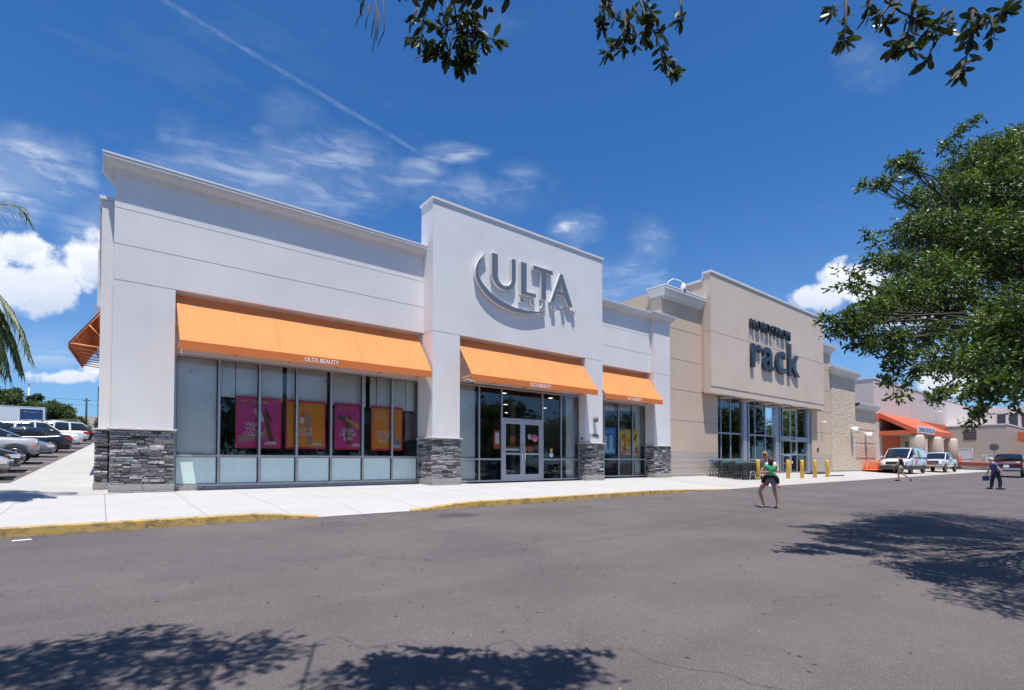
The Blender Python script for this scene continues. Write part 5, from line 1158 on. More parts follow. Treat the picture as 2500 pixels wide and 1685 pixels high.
def head_parts(o, c, s, hair, yaw=0, glasses=False, long=False, cap=None, back=False):
    """face towards -y turned by yaw"""
    h = bpy.data.objects.new('hair', None)
    def P(x, y, z): a = math.cos(yaw), math.sin(yaw); return (c[0] + s * (x * a[0] - y * a[1]), c[1] + s * (x * a[1] + y * a[0]), c[2] + s * z)
    b = MB().use(hair); rings = []
    for i in range(8):
        t = math.pi * .62 * i / 7; rr = math.sin(t); rings.append([P(.084 * rr * math.cos(q / 14 * 6.283), .012 + (.098 * rr) * math.sin(q / 14 * 6.283) + (.02 if math.sin(q / 14 * 6.283) > 0 else .012) * rr, .118 * math.cos(t) + (.0 if math.sin(q / 14 * 6.283) > -.3 else max(0, .05 * (i / 7)))) for q in range(14)])
    b.sm = True; b.loft(rings, cap=False)
    if long:
        b.loft([[P(.075 * math.cos(q / 10 * 6.283) * w_, .06 + .05 * math.sin(q / 10 * 6.283) * w_, z) for q in range(10)] for z, w_ in ((.06, 1.0), (-.02, 1.15), (-.10, 1.1), (-.17, .6))])
    b.build('hair', o)
    b = MB().use('skin'); b.sm = True
    for sx in (-1, 1): b.loft([[P(sx * .083 + .006 * math.cos(q / 6 * 6.28), .01 + .018 * math.sin(q / 6 * 6.28) * k_, -.005 + .03 * k_ * j) for q in range(6)] for k_, j in ((.4, -1), (1, 0), (.4, 1))])
    b.tube([P(0, -.088, .012), P(0, -.112, -.022), P(0, -.092, -.034)], [.008 * s, .014 * s, .006], 6); b.build('ears_and_nose', o)
    b = MB().use('cloth_black')
    if glasses: b.box(*[min(P(-.07, 0, 0)[0], P(.07, 0, 0)[0]), max(P(-.07, 0, 0)[0], P(.07, 0, 0)[0])], P(0, -.10, 0)[1] - .01, P(0, -.085, 0)[1] + .01, c[2] - .0, c[2] + .035, .008)
    else:
        for sx in (-1, 1): ell(b, P(sx * .032, -.084, .01), (.010, .008, .008), 6, 4)
    b.use('magenta'); b.tube([P(-.024, -.086, -.052), P(0, -.093, -.054), P(.024, -.086, -.052)], .005, 5); b.build('sunglasses' if glasses else 'face', o)
    if cap:
        b = MB().use(cap); ell(b, P(0, .01, .05), (.098, .11, .075)); b.loft([[P(.07, -.07, .05), P(-.07, -.07, .05), P(-.06, -.17, .03), P(.06, -.17, .03)], [P(.07, -.07, .06), P(-.07, -.07, .06), P(-.06, -.17, .038), P(.06, -.17, .038)]]); b.build('cap', o)
def fingers(hand, dirv, s=1, spread=(0, 1, 0), curl=(0, 0, -1)):
    """five short skinned chains from the palm"""
    h = Vector(hand); d = Vector(dirv).normalized(); sp = Vector(spread).normalized(); cu = Vector(curl).normalized(); out = []
    palm = h + d * .055
    for i, (o_, ln) in enumerate(((-.027, .062), (-.009, .072), (.009, .068), (.026, .054))):
        a = palm + sp * o_; out.append([(*h, .022), (*(palm + sp * o_ * .8), .011), (*(a + d * ln * .5 + cu * .008), .0088), (*(a + d * ln * .85 + cu * .03), .0075)])
    t = h + d * .02 - sp * .025; out.append([(*h, .022), (*t, .012), (*(t - sp * .02 + d * .03), .0095), (*(t - sp * .015 + d * .055), .008)])
    return out
def person(x, y, z, label, turn=0):
    o = thing('person', (x, y, z), math.atan2(-x, y) + turn, label, 'person'); return o
# 1: woman carrying a child
wp = person(15.48, 7.19, z_asph(15.48, 7.19), 'woman in grey shorts and sandals carrying a small child across the road')
lh = (-.16, -.17, 1.06); rh = (-.05, -.20, .98)
body = [[(.03, .04, .86, .11), (.02, .05, 1.0, .085), (.0, .06, 1.15, .09), (-.03, .05, 1.30, .10), (-.07, .02, 1.39, .05), (-.10, -.01, 1.44, .048), (-.125, -.02, 1.50, (.075, .085)), (-.13, -.025, 1.565, (.078, .092)), (-.13, -.02, 1.61, (.055, .065))],
        [(-.03, .05, 1.30, .10), (.13, .06, 1.31, .052), (.22, -.0, 1.14, .040), (.235, -.02, 1.11, .036), (.10, -.20, 1.07, .028), (-.02, -.235, 1.065, .022), (-.05, -.235, 1.06, .022)],
        [(-.03, .05, 1.30, .10), (-.17, .04, 1.30, .052), (-.21, .0, 1.10, .040), (-.19, -.05, 1.04, .034), (-.06, -.21, 1.0, .026), (.0, -.225, .99, .022)],
        [(.03, .04, .86, .12), (-.07, .02, .84, .095), (-.17, -.01, .66, .078), (-.275, -.02, .49, .054), (-.245, .01, .36, .052), (-.20, .03, .22, .040), (-.17, .04, .09, .030), (-.19, .0, .045, .032), (-.25, -.07, .028, .026)],
        [(.03, .04, .86, .12), (.12, .04, .84, .095), (.115, .03, .66, .078), (.125, .01, .48, .054), (.165, .02, .36, .052), (.19, .03, .22, .040), (.195, .03, .09, .030), (.18, -.01, .045, .032), (.13, -.09, .028, .026)]]
body += fingers((-.05, -.235, 1.06), (-1, 0, 0), spread=(0, 0, 1), curl=(0, 1, 0))
skin_mesh('body', body, wp, 'skin')
skin_mesh('shirt', [[(.02, .05, .97, .125), (.0, .06, 1.12, .125), (-.03, .05, 1.28, .115), (-.05, .04, 1.35, .07)], [(-.03, .05, 1.28, .115), (.13, .06, 1.30, .066), (.18, .03, 1.22, .056)], [(-.03, .05, 1.28, .115), (-.17, .04, 1.29, .066), (-.20, .02, 1.2, .056)]], wp, 'cloth_white')
skin_mesh('shorts', [[(.03, .04, .96, .125), (.03, .04, .86, .15), (.03, .04, .8, .13)], [(.03, .04, .86, .15), (-.07, .02, .80, .118), (-.13, .0, .66, .112)], [(.03, .04, .86, .15), (.12, .04, .80, .118), (.12, .03, .64, .112)]], wp, 'cloth_greyblue')
head_parts(wp, (-.13, -.02, 1.56), .95, 'hair_blond', yaw=-.55, glasses=True, long=True)
for (fx, fy, n) in ((-.21, -.03, 0), (.165, -.05, 1)):
    b = MB().use('shoe_dark'); b.loft([[(fx + .04, fy + .12, z), (fx - .03, fy + .12, z), (fx - .09, fy - .09, z), (fx - .03, fy - .14, z), (fx + .03, fy - .08, z)] for z in (.002, .02)]); b.tube([(fx - .05, fy - .02, .02), (fx - .05, fy - .06, .05), (fx + .02, fy - .03, .03)], .008, 5); b.build('sandal', wp)
ch = thing('person', wp.location, wp.rotation_euler.z, 'small child in a green shirt and dark trousers held on the woman\'s front', 'person')
cb = [[(.03, -.15, .99, .095), (.03, -.16, 1.10, .095), (.04, -.16, 1.22, .085), (.045, -.155, 1.30, .042), (.05, -.15, 1.345, (.07, .075)), (.05, -.15, 1.41, (.078, .082)), (.05, -.15, 1.46, (.055, .06))],
      [(.04, -.16, 1.22, .085), (-.10, -.16, 1.22, .042), (-.18, -.17, 1.13, .030), (-.235, -.19, 1.07, .024), (-.27, -.20, 1.02, .020)],
      [(.04, -.16, 1.22, .085), (.16, -.15, 1.22, .042), (.19, -.08, 1.20, .030), (.12, .02, 1.24, .024)],
      [(.03, -.15, .99, .095), (-.08, -.15, .96, .07), (-.16, -.14, .87, .055), (-.18, -.12, .80, .042), (-.19, -.12, .72, .034), (-.20, -.16, .69, .028)],
      [(.03, -.15, .99, .095), (.13, -.15, .96, .07), (.195, -.13, .87, .055), (.21, -.12, .78, .042), (.22, -.12, .70, .034), (.25, -.17, .655, .028)]]
cb += [[tuple(v * 1 if j < 3 else v * .7 for j, v in enumerate(p)) for p in br] for br in fingers((-.27, -.20, 1.02), (-.4, -.1, -1), spread=(1, 0, 0), curl=(0, 1, 0))]
skin_mesh('body', cb, ch, 'skin_child')
skin_mesh('shirt', [[(.03, -.155, .92, .10), (.03, -.155, 1.0, .112), (.03, -.16, 1.12, .112), (.04, -.16, 1.22, .10), (.045, -.155, 1.275, .06)], [(.04, -.16, 1.22, .10), (-.09, -.16, 1.22, .062), (-.15, -.165, 1.17, .052)], [(.04, -.16, 1.22, .10), (.15, -.15, 1.22, .062), (.19, -.12, 1.17, .054)]], ch, 'cloth_green')
skin_mesh('trousers', [[(.03, -.15, 1.04, .10), (.03, -.15, .98, .112)], [(.03, -.15, .98, .112), (-.08, -.15, .96, .082), (-.16, -.14, .87, .068), (-.18, -.12, .79, .055), (-.185, -.12, .735, .046)], [(.03, -.15, .98, .112), (.13, -.15, .96, .082), (.195, -.13, .87, .068), (.21, -.12, .78, .055), (.218, -.12, .72, .046)]], ch, 'cloth_black')
b = MB().use('pink'); ell(b, (-.205, -.155, .685), (.04, .075, .035)); ell(b, (.255, -.165, .645), (.045, .075, .04)); b.build('shoes', ch)
head_parts(ch, (.05, -.15, 1.40), .92, 'hair_brown', yaw=math.pi - .4, long=True)
# 2: walker in a black tee, khaki shorts and a cap
w2 = person(40.9, 10.55, z_asph(40.9, 10.55), 'man in a black tee, khaki shorts and black cap striding left')
skin_mesh('body', [[(.06, 0, .93, .11), (.06, 0, 1.08, .095), (.04, 0, 1.25, .11), (.0, 0, 1.42, .12), (-.04, 0, 1.48, .055), (-.06, 0, 1.53, .05), (-.075, 0, 1.585, (.08, .088)), (-.08, 0, 1.65, (.082, .094)), (-.08, 0, 1.69, (.05, .06))],
    [(.0, 0, 1.42, .12), (-.02, -.19, 1.40, .062), (-.11, -.24, 1.16, .046), (-.27, -.22, 1.04, .034), (-.36, -.20, .98, .026), (-.38, -.2, .97, .024)],
    [(.0, 0, 1.42, .12), (.04, .19, 1.40, .062), (.16, .24, 1.18, .046), (.10, .22, 1.0, .034), (.06, .2, .9, .026)],
    [(.06, 0, .93, .125), (.0, -.09, .88, .10), (-.08, -.09, .66, .08), (-.11, -.09, .49, .056), (-.10, -.09, .34, .058), (-.10, -.09, .12, .034), (-.13, -.09, .06, .035), (-.21, -.09, .035, .032)],
    [(.06, 0, .93, .125), (.09, .09, .88, .10), (.08, .09, .66, .08), (.10, .09, .48, .056), (.26, .09, .36, .056), (.44, .09, .22, .036), (.50, .09, .17, .035), (.53, .09, .07, .03)]] + fingers((-.38, -.2, .97), (-1, 0, -.3), spread=(0, 1, 0)), w2, 'skin')
skin_mesh('tee_shirt', [[(.06, 0, .90, .15), (.06, 0, .98, .145), (.06, 0, 1.1, .14), (.03, 0, 1.27, .148), (.0, 0, 1.41, .13), (-.02, 0, 1.46, .07)], [(.0, 0, 1.41, .13), (-.02, -.19, 1.40, .078), (-.07, -.22, 1.25, .064)], [(.0, 0, 1.41, .13), (.04, .19, 1.40, .078), (.1, .22, 1.27, .064)]], w2, 'cloth_black')
skin_mesh('shorts', [[(.06, 0, 1.02, .135), (.06, 0, .9, .15)], [(.06, 0, .9, .15), (.0, -.09, .82, .118), (-.06, -.09, .66, .105)], [(.06, 0, .9, .15), (.09, .09, .82, .118), (.08, .09, .64, .105)]], w2, 'cloth_khaki')
head_parts(w2, (-.08, 0, 1.645), 1.0, 'hair_brown', yaw=-1.35, cap='cloth_black')
b = MB().use('cloth_black'); ell(b, (-.18, -.09, .05), (.14, .048, .05)); ell(b, (.535, .09, .10), (.05, .048, .13)); b.use('shoe_white'); ell(b, (.575, .09, .10), (.02, .05, .13)); b.build('shoes', w2)
# 3: older man with a blue bag
w3 = person(36.37, 5.33, z_asph(36.37, 5.33), 'older grey haired man in a blue violet shirt holding a small bag')
skin_mesh('body', [[(.02, 0, .86, .11), (.0, 0, 1.02, .10), (-.02, 0, 1.18, .11), (-.05, 0, 1.33, .115), (-.11, 0, 1.40, .055), (-.14, 0, 1.44, .05), (-.17, 0, 1.49, (.08, .09)), (-.18, 0, 1.55, (.08, .094)), (-.175, 0, 1.59, (.05, .06))],
    [(-.05, 0, 1.33, .125), (.02, -.18, 1.32, .064), (.13, -.21, 1.10, .048), (.24, -.2, .93, .036), (.31, -.19, .82, .027), (.33, -.19, .79, .024)],
    [(-.05, 0, 1.33, .125), (-.12, .18, 1.31, .064), (-.20, .2, 1.08, .048), (-.27, .18, .92, .036), (-.30, .17, .82, .027), (-.31, .17, .79, .024)],
    [(.02, 0, .86, .13), (-.04, .09, .82, .105), (-.10, .09, .62, .085), (-.12, .09, .45, .062), (-.14, .09, .25, .052), (-.16, .09, .09, .036), (-.26, .09, .045, .034)],
    [(.02, 0, .86, .13), (.10, -.09, .82, .105), (.14, -.09, .62, .085), (.19, -.09, .45, .062), (.18, -.09, .25, .052), (.17, -.09, .09, .036), (.08, -.09, .045, .034)]] + fingers((.33, -.19, .79), (.3, 0, -1), spread=(0, 1, 0), curl=(-1, 0, 0)) + fingers((-.31, .17, .79), (-.1, 0, -1), spread=(0, 1, 0), curl=(1, 0, 0)), w3, 'skin')
skin_mesh('shirt', [[(.02, 0, .80, .165), (.02, 0, .9, .165), (.0, 0, 1.04, .16), (-.02, 0, 1.2, .16), (-.05, 0, 1.32, .14), (-.08, 0, 1.38, .075)], [(-.05, 0, 1.32, .14), (.02, -.18, 1.31, .085), (.09, -.2, 1.16, .07)], [(-.05, 0, 1.32, .14), (-.12, .18, 1.30, .085), (-.18, .2, 1.14, .07)]], w3, 'cloth_violet')
skin_mesh('trousers', [[(.02, 0, 1.02, .145), (.02, 0, .84, .155)], [(.02, 0, .84, .155), (-.04, .09, .78, .12), (-.10, .09, .6, .10), (-.12, .09, .44, .085), (-.14, .09, .25, .078), (-.155, .09, .10, .07)], [(.02, 0, .84, .155), (.10, -.09, .78, .12), (.14, -.09, .6, .10), (.19, -.09, .44, .085), (.18, -.09, .25, .078), (.17, -.09, .10, .07)]], w3, 'cloth_navy')
head_parts(w3, (-.18, 0, 1.545), 1.0, 'hair_grey', yaw=-1.2)
b = MB().use('shoe_dark'); ell(b, (-.22, .09, .05), (.14, .052, .05)); ell(b, (.24, -.09, .05), (.15, .052, .05)); ell(b, (.12, -.09, .05), (.13, .052, .05)); b.build('shoes', w3)
bg = thing('bag', w3.location, w3.rotation_euler.z, 'small dark blue square bag held low by the older man', 'bag'); b = MB().use('cloth_violet').box(-.50, -.22, .13, .21, .44, .66, .01); b.use('cloth_khaki').box(-.505, -.215, .128, .212, .66, .69, .005); b.tube([(-.42, .17, .68), (-.36, .17, .72), (-.29, .17, .68)], .01, 6); b.build('bag_body', bg)
# ================================================================== TREES
def leaves(name, clumps, n, size, parent, material, seed=1, shape='leaf', shell=.35, aspect=.36, droop=.3, clusters=0, keep=None):
    """many leaf faces spread through ellipsoid clumps (x,y,z,rx,ry,rz,weight)"""
    r = random.Random(seed); V = []; Fc = []; rv = []; g = r.gauss; wts = [c[6] for c in clumps]
    per = max(1, clusters); nn = n // per
    for k_ in range(nn):
        c = r.choices(clumps, wts)[0]
        while True:
            a, b_, e = g(0, 1), g(0, 1), g(0, 1); l_ = math.sqrt(a * a + b_ * b_ + e * e)
            if l_ > .01: break
        rad = 1 - abs(g(0, shell)); rad = max(.05, rad) * r.uniform(.9, 1.08)
        px, py, pz = c[0] + a / l_ * c[3] * rad, c[1] + b_ / l_ * c[4] * rad, c[2] + e / l_ * c[5] * rad
        if keep and not keep(px, py, pz): continue
        tw = r.random(); cd = Vector((a / l_ + g(0, .5), b_ / l_ + g(0, .5), e / l_ - droop + g(0, .4))).normalized()
        for q in range(per):
            s = size * r.uniform(.65, 1.3); d = (cd + Vector((g(0, .8), g(0, .8), g(0, .7))) * (1 if per > 1 else .6)).normalized(); u = d.cross(Vector((g(0, 1), g(0, 1), g(0, 1)))).normalized() * s * aspect
            o_ = Vector((px, py, pz)) + (cd * (q / per - .5) * size * 2.2 if per > 1 else Vector((0, 0, 0))); i = len(V); nrm = d.cross(u).normalized() * s * .12
            if shape == 'leaf':
                V += [o_, o_ + d * s * .35 + u * .5 + nrm, o_ + d * s * .75 + u * .42 + nrm, o_ + d * s, o_ + d * s * .75 - u * .42 + nrm, o_ + d * s * .35 - u * .5 + nrm]; Fc.append((i, i + 1, i + 2, i + 3, i + 4, i + 5))
            else:
                V += [o_, o_ + d * s * .5 + u * .5, o_ + d * s, o_ + d * s * .5 - u * .5]; Fc.append((i, i + 1, i + 2, i + 3))
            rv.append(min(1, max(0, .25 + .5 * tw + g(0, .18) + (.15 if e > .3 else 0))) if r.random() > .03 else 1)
    me = bpy.data.meshes.new(name); me.from_pydata([tuple(v) for v in V], [], Fc); me.materials.append(MATS[material]); at_ = me.attributes.new('rnd', 'FLOAT', 'FACE'); at_.data.foreach_set('value', rv); me.update()
    o = bpy.data.objects.new(name, me); COL.objects.link(o); o.parent = parent; return o
def limb(b, p0, p1, r0, r1, wob, r, n=6):
    p0, p1 = Vector(p0), Vector(p1); L = (p1 - p0).length; pts = []; rs = []
    for i in range(n + 1):
        t = i / n; p = p0.lerp(p1, t) + Vector((r.gauss(0, wob), r.gauss(0, wob), r.gauss(0, wob * .6) + L * .06 * math.sin(math.pi * t))) * (0 if i in (0, n) else 1); pts.append(p); rs.append(r0 + (r1 - r0) * t)
    b.tube(pts, rs, 8); return pts
# --- the live oak on the right
rk = random.Random(11)
ok = thing('oak_tree', (13.6, -.2, z_asph(13.6, -.2)), 0, 'dense live oak filling the right edge, branches reaching left', 'tree'); ob_ = Vector(ok.location)
def W2L(p, o): return (p[0] - o.x, p[1] - o.y, p[2] - o.z)
def blobs(lst, o):
    out = []
    for (u, v, t, rp, wt, *e) in lst:
        c = at(u, v, t); r_ = rp / 1260 * t; k_ = e[0] if e else 1
        out.append((*W2L(c, o), r_ * .85, r_ * .95, r_ * .72 * k_, wt * (r_ ** 2)))
    return out
OAK = [(2075, 800, 7.6, 62, 1.0, .6), (2130, 760, 7.9, 62, 1.0, .7), (2160, 830, 7.8, 62, 1.0, .7), (2200, 870, 7.7, 50, .9, .7), (2110, 840, 7.6, 40, .6, .5),
       (2190, 735, 8.4, 85, 1.2), (2180, 640, 8.9, 60, .8, .6), (2240, 560, 9.3, 78, 1.1, .8), (2230, 480, 9.5, 45, .5, .6), (2160, 445, 9.6, 40, .5, .5), (2140, 458, 9.6, 24, .35, .4), (2200, 405, 9.8, 34, .5, .6), (2180, 395, 9.8, 24, .4, .6),
       (2310, 480, 10.0, 90, 1.1, .9), (2330, 600, 9.5, 125, 1.2), (2270, 700, 8.8, 120, 1.2), (2380, 400, 10.5, 85, 1.0, .9), (2430, 370, 10.8, 70, 1.0, .8), (2480, 345, 11.2, 65, 1, .8), (2430, 480, 10.2, 120, 1.2), (2500, 420, 10.4, 120, 1.1),
       (2420, 620, 9.6, 120, 1.1), (2530, 580, 9.6, 150, 1.1), (2330, 760, 8.8, 90, .8), (2260, 820, 8.2, 75, .8, .7), (2300, 900, 7.9, 60, .8, .7), (2440, 790, 8.6, 95, .7), (2540, 760, 8.6, 120, 1.0), (2400, 890, 6.4, 85, .9, .8), (2440, 940, 6.0, 75, .9, .8), (2480, 870, 6.6, 100, 1.0),
       (2350, 970, 6.2, 36, .6, .7), (2290, 975, 7.5, 26, .45, .5), (2380, 1010, 6.2, 30, .5, .8), (2400, 950, 6.2, 50, .7), (2550, 900, 6.4, 110, 1), (2480, 980, 6.2, 45, .5), (2440, 800, 6.6, 90, .8), (2540, 740, 6.6, 110, .9), (2330, 860, 6.8, 70, .7), (2240, 905, 7.7, 30, .5, .6), (2040, 790, 7.5, 24, .5, .5)]
ocl = blobs(OAK, ob_)
# crown continues beyond the frame
for (x, y, z, rr) in [(7.2, -.1, 3.9, .75), (8.2, -.1, 4.4, .9), (9.3, .1, 4.2, .9), (10.2, .3, 4.8, 1.0), (7.0, -.9, 4.2, .8), (8.8, -1.2, 4.6, 1.1), (15.5, .6, 6.2, 2.0), (14.5, -1.6, 6.0, 2.2), (12.5, -1.5, 5.4, 1.8), (16.5, -.8, 5.2, 2.0), (14.2, .2, 4.6, 1.8), (17.2, 1.4, 4.6, 1.5), (13.5, -3.2, 4.8, 1.8), (11.2, -.6, 4.3, 1.3), (17.0, 2.2, 5.8, 1.4), (15.2, 2.4, 6.6, 1.2)]: ocl.append((*W2L((x, y, z), ob_), rr, rr, rr * .75, rr * rr * .55))
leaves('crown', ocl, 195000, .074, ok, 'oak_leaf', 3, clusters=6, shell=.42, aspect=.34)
b = MB().use('bark'); trunk = limb(b, (0, 0, -.2), (.1, 0, 2.2), .26, .2, .04, rk)
forks = [Vector((-.6, .5, 3.2)), Vector((.8, .3, 3.6)), Vector((.1, -.7, 3.6)), Vector((-.2, 1.0, 3.8))]
for f_ in forks: limb(b, (.1, 0, 2.1), f_, .15, .10, .08, rk)
for c in ocl:
    tgt = Vector(c[:3]); f_ = min(forks, key=lambda q: (q - tgt).length); pts = limb(b, f_, tgt, .032, .010, .07, rk, 8)
    for _ in range(2):
        s_ = pts[rk.randint(4, 8)]; e_ = tgt + Vector((rk.gauss(0, .5) * c[3], rk.gauss(0, .5) * c[4], rk.gauss(0, .5) * c[5])); limb(b, s_, e_, .014, .004, .04, rk, 4)
b.build('trunk', ok)
# twigs reaching out at the left of the crown
tb = MB().use('twig'); tw = []
for (u0, v0, u1, v1, t) in [(2230, 450, 2110, 452, 9.6), (2250, 430, 2185, 395, 9.7), (2250, 440, 2225, 378, 9.7), (2180, 650, 2118, 573, 9.2), (2180, 640, 2115, 640, 9.2), (2140, 780, 2015, 778, 7.5), (2130, 720, 2045, 700, 7.8), (2150, 720, 2060, 660, 8.0), (2200, 880, 2170, 935, 7.7), (2250, 900, 2200, 965, 7.6), (2330, 940, 2275, 975, 7.5), (2400, 980, 2372, 1045, 7.5), (2330, 330, 2385, 290, 10.5), (2290, 380, 2345, 320, 10.4)]:
    a, c_ = at(u0, v0, t), at(u1, v1, t); pts = limb(tb, W2L(a, ob_), W2L(c_, ob_), .012, .004, .03, rk, 5)
    for i, p in enumerate(pts[1:]): tw.append((p.x, p.y, p.z, .13, .13, .09, 1))
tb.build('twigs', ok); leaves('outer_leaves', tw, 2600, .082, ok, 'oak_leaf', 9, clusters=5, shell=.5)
# --- the tree overhead whose twigs hang into the top of the picture
nt = thing('oak_tree', (-2.4, -3.6, z_asph(-2, -3.6)), 0, 'tree standing over the viewer, its dark leafy twigs hanging from the top edge', 'tree'); no = Vector(nt.location)
b = MB().use('bark'); limb(b, (0, 0, -.2), (.3, .4, 3.4), .30, .2, .05, rk)
cl = []
SH = [(-1.3, 5.0), (-.5, 4.9), (.1, 4.9), (-1.2, 4.0), (-.2, 4.2), (.7, 4.2), (.0, 3.3), (1.5, 3.1), (2.3, 2.6), (1.0, 2.5), (-2.5, 4.9), (-3.4, 4.2)]
for (sx, sy) in SH:
    h = 5.4; cl.append((sx - .14 * h - no.x, sy - .2576 * h - no.y + .12, 4.85 - no.z, .62, .50, .34, .9))
for (x, y) in [(-4, 1.5), (-2, 1.0), (-.4, .2), (.3, -1.4), (1.0, -2.2), (-3.5, -2), (-1, -2.5), (1.5, -3), (-5.2, -.5), (-2.2, -5), (.4, -5)]: cl.append((x - no.x, y - no.y, 5.6 - no.z, 1.5, 1.5, .8, 2.4))
for (u, v, rr) in [(900, -160, 130), (1020, -110, 90), (1100, -120, 110), (1180, -140, 120), (980, -260, 160), (1140, -300, 180), (1470, -130, 100), (1540, -300, 120), (1300, -330, 110)]:
    c = at(u, v, 2.6); r_ = rr / 1260 * 2.3; cl.append((*W2L(c, no), r_, r_, r_ * .8, .16))
leaves('crown', cl, 52000, .09, nt, 'near_leaf', 21, clusters=6, shell=.45, aspect=.36)
hang = MB().use('twig'); hl_ = []
def twig(pts, t, dens=1.0, r0=.006, bare=False):
    if pts[0][0] > 2000: t = 2.0
    P = [at(u, v, t) for u, v in pts]; hang.tube([W2L(p, no) for p in P], [r0 + (.0018 - r0) * i / (len(P) - 1) for i in range(len(P))], 6)
    if bare: return
    hl_.append((P, dens))
T_N = 3.0
for q in [([(890, 10), (872, 50), (870, 62)], 1), ([(903, 10), (895, 50), (891, 75)], 1), ([(917, 0), (913, 50), (906, 94)], 1), ([(920, 10), (917, 80), (909, 128)], 1), ([(936, 0), (938, 75), (922, 114)], 1), ([(925, 30), (922, 70), (919, 100)], 1)]: twig(q[0], T_N, r0=.0045, bare=True)
for q in [([(1018, 20), (1029, 60), (1030, 85), (1024, 100)], .5), ([(1030, 85), (1042, 100), (1048, 106)], .3), ([(1018, 22), (1008, 40), (1003, 48)], .5), ([(1028, 90), (1035, 118), (1040, 128)], 1.1), ([(1012, 88), (1006, 92)], .6)]: twig(q[0], T_N, q[1])
twig([(1030, 88), (1014, 92)], T_N, .7)
for q in [([(1093, 5), (1092, 80), (1080, 110), (1072, 128)], 1.3), ([(1130, 5), (1118, 60), (1127, 100), (1118, 160)], 1.3), ([(1110, 0), (1115, 70), (1122, 120), (1126, 165)], 1.3), ([(1140, 0), (1145, 50), (1140, 90), (1148, 140)], 1.5), ([(1160, 0), (1158, 50), (1172, 90), (1180, 115)], 1.3), ([(1172, 90), (1195, 94), (1212, 97)], .7), ([(1092, 60), (1080, 68), (1066, 66)], 1.1), ([(1080, 110), (1068, 120), (1058, 132)], 1.3), ([(1105, 90), (1095, 125), (1090, 140)], 1.2), ([(1150, 20), (1165, 50), (1166, 70)], 1.4), ([(1130, 40), (1142, 70), (1150, 100), (1150, 150)], 1.4), ([(1128, 60), (1130, 110), (1135, 150)], 1.2), ([(1095, 30), (1088, 40), (1083, 35)], .9)]: twig(q[0], T_N, q[1])
for q in [([(1486, 0), (1475, 30), (1465, 68)], 1.3), ([(1470, 0), (1464, 30), (1468, 60)], 1.2), ([(1495, 20), (1503, 48)], .9), ([(1545, 30), (1520, 80), (1500, 108), (1484, 128)], 1.2), ([(1525, 30), (1528, 85), (1520, 120)], .8), ([(1528, 40), (1540, 60), (1555, 85), (1550, 110)], 1.3), ([(1560, 0), (1580, 40), (1595, 75), (1612, 115)], .8), ([(1612, 115), (1635, 150), (1648, 180)], 1.5), ([(1570, 20), (1578, 60), (1582, 90)], .9), ([(1595, 75), (1612, 72), (1615, 82)], 1.0), ([(1570, 0), (1590, 30)], .9), ([(1660, 0), (1665, 35), (1662, 45)], 1.1), ([(1612, 115), (1618, 140), (1622, 150)], .9), ([(1545, 10), (1560, 45), (1575, 55)], 1.0)]: twig(q[0], T_N, q[1])
for q in [([(2065, 0), (2064, 60), (2060, 90), (2062, 100)], 1.5), ([(2040, 10), (2035, 28)], .9), ([(2125, 0), (2120, 40)], .9), ([(2180, 0), (2150, 40), (2140, 35)], 1.0), ([(2195, 0), (2170, 45), (2160, 60)], 1.2), ([(2230, 0), (2225, 50), (2215, 85), (2200, 115)], 1.2), ([(2215, 85), (2225, 100), (2225, 118)], 1.3), ([(2210, 90), (2190, 100), (2182, 115)], 1.0), ([(2240, 10), (2242, 55)], 1.1), ([(2305, 20), (2295, 55), (2284, 72), (2285, 100), (2272, 128), (2262, 148)], 1.1), ([(2325, 25), (2316, 60), (2310, 72)], 1.0), ([(2284, 72), (2268, 60), (2265, 80)], .9), ([(2375, 25), (2372, 60), (2370, 80), (2365, 120), (2352, 165)], 1.3), ([(2375, 30), (2400, 45), (2425, 45), (2450, 30)], 1.4), ([(2420, 45), (2425, 70), (2420, 90)], 1.5), ([(2400, 45), (2390, 70), (2380, 78)], 1.0), ([(2350, 150), (2350, 170), (2345, 178)], 1.6), ([(2430, 40), (2450, 20)], 1.2), ([(2160, 0), (2200, 30), (2235, 45)], 1.2)]: twig(q[0], T_N, q[1])
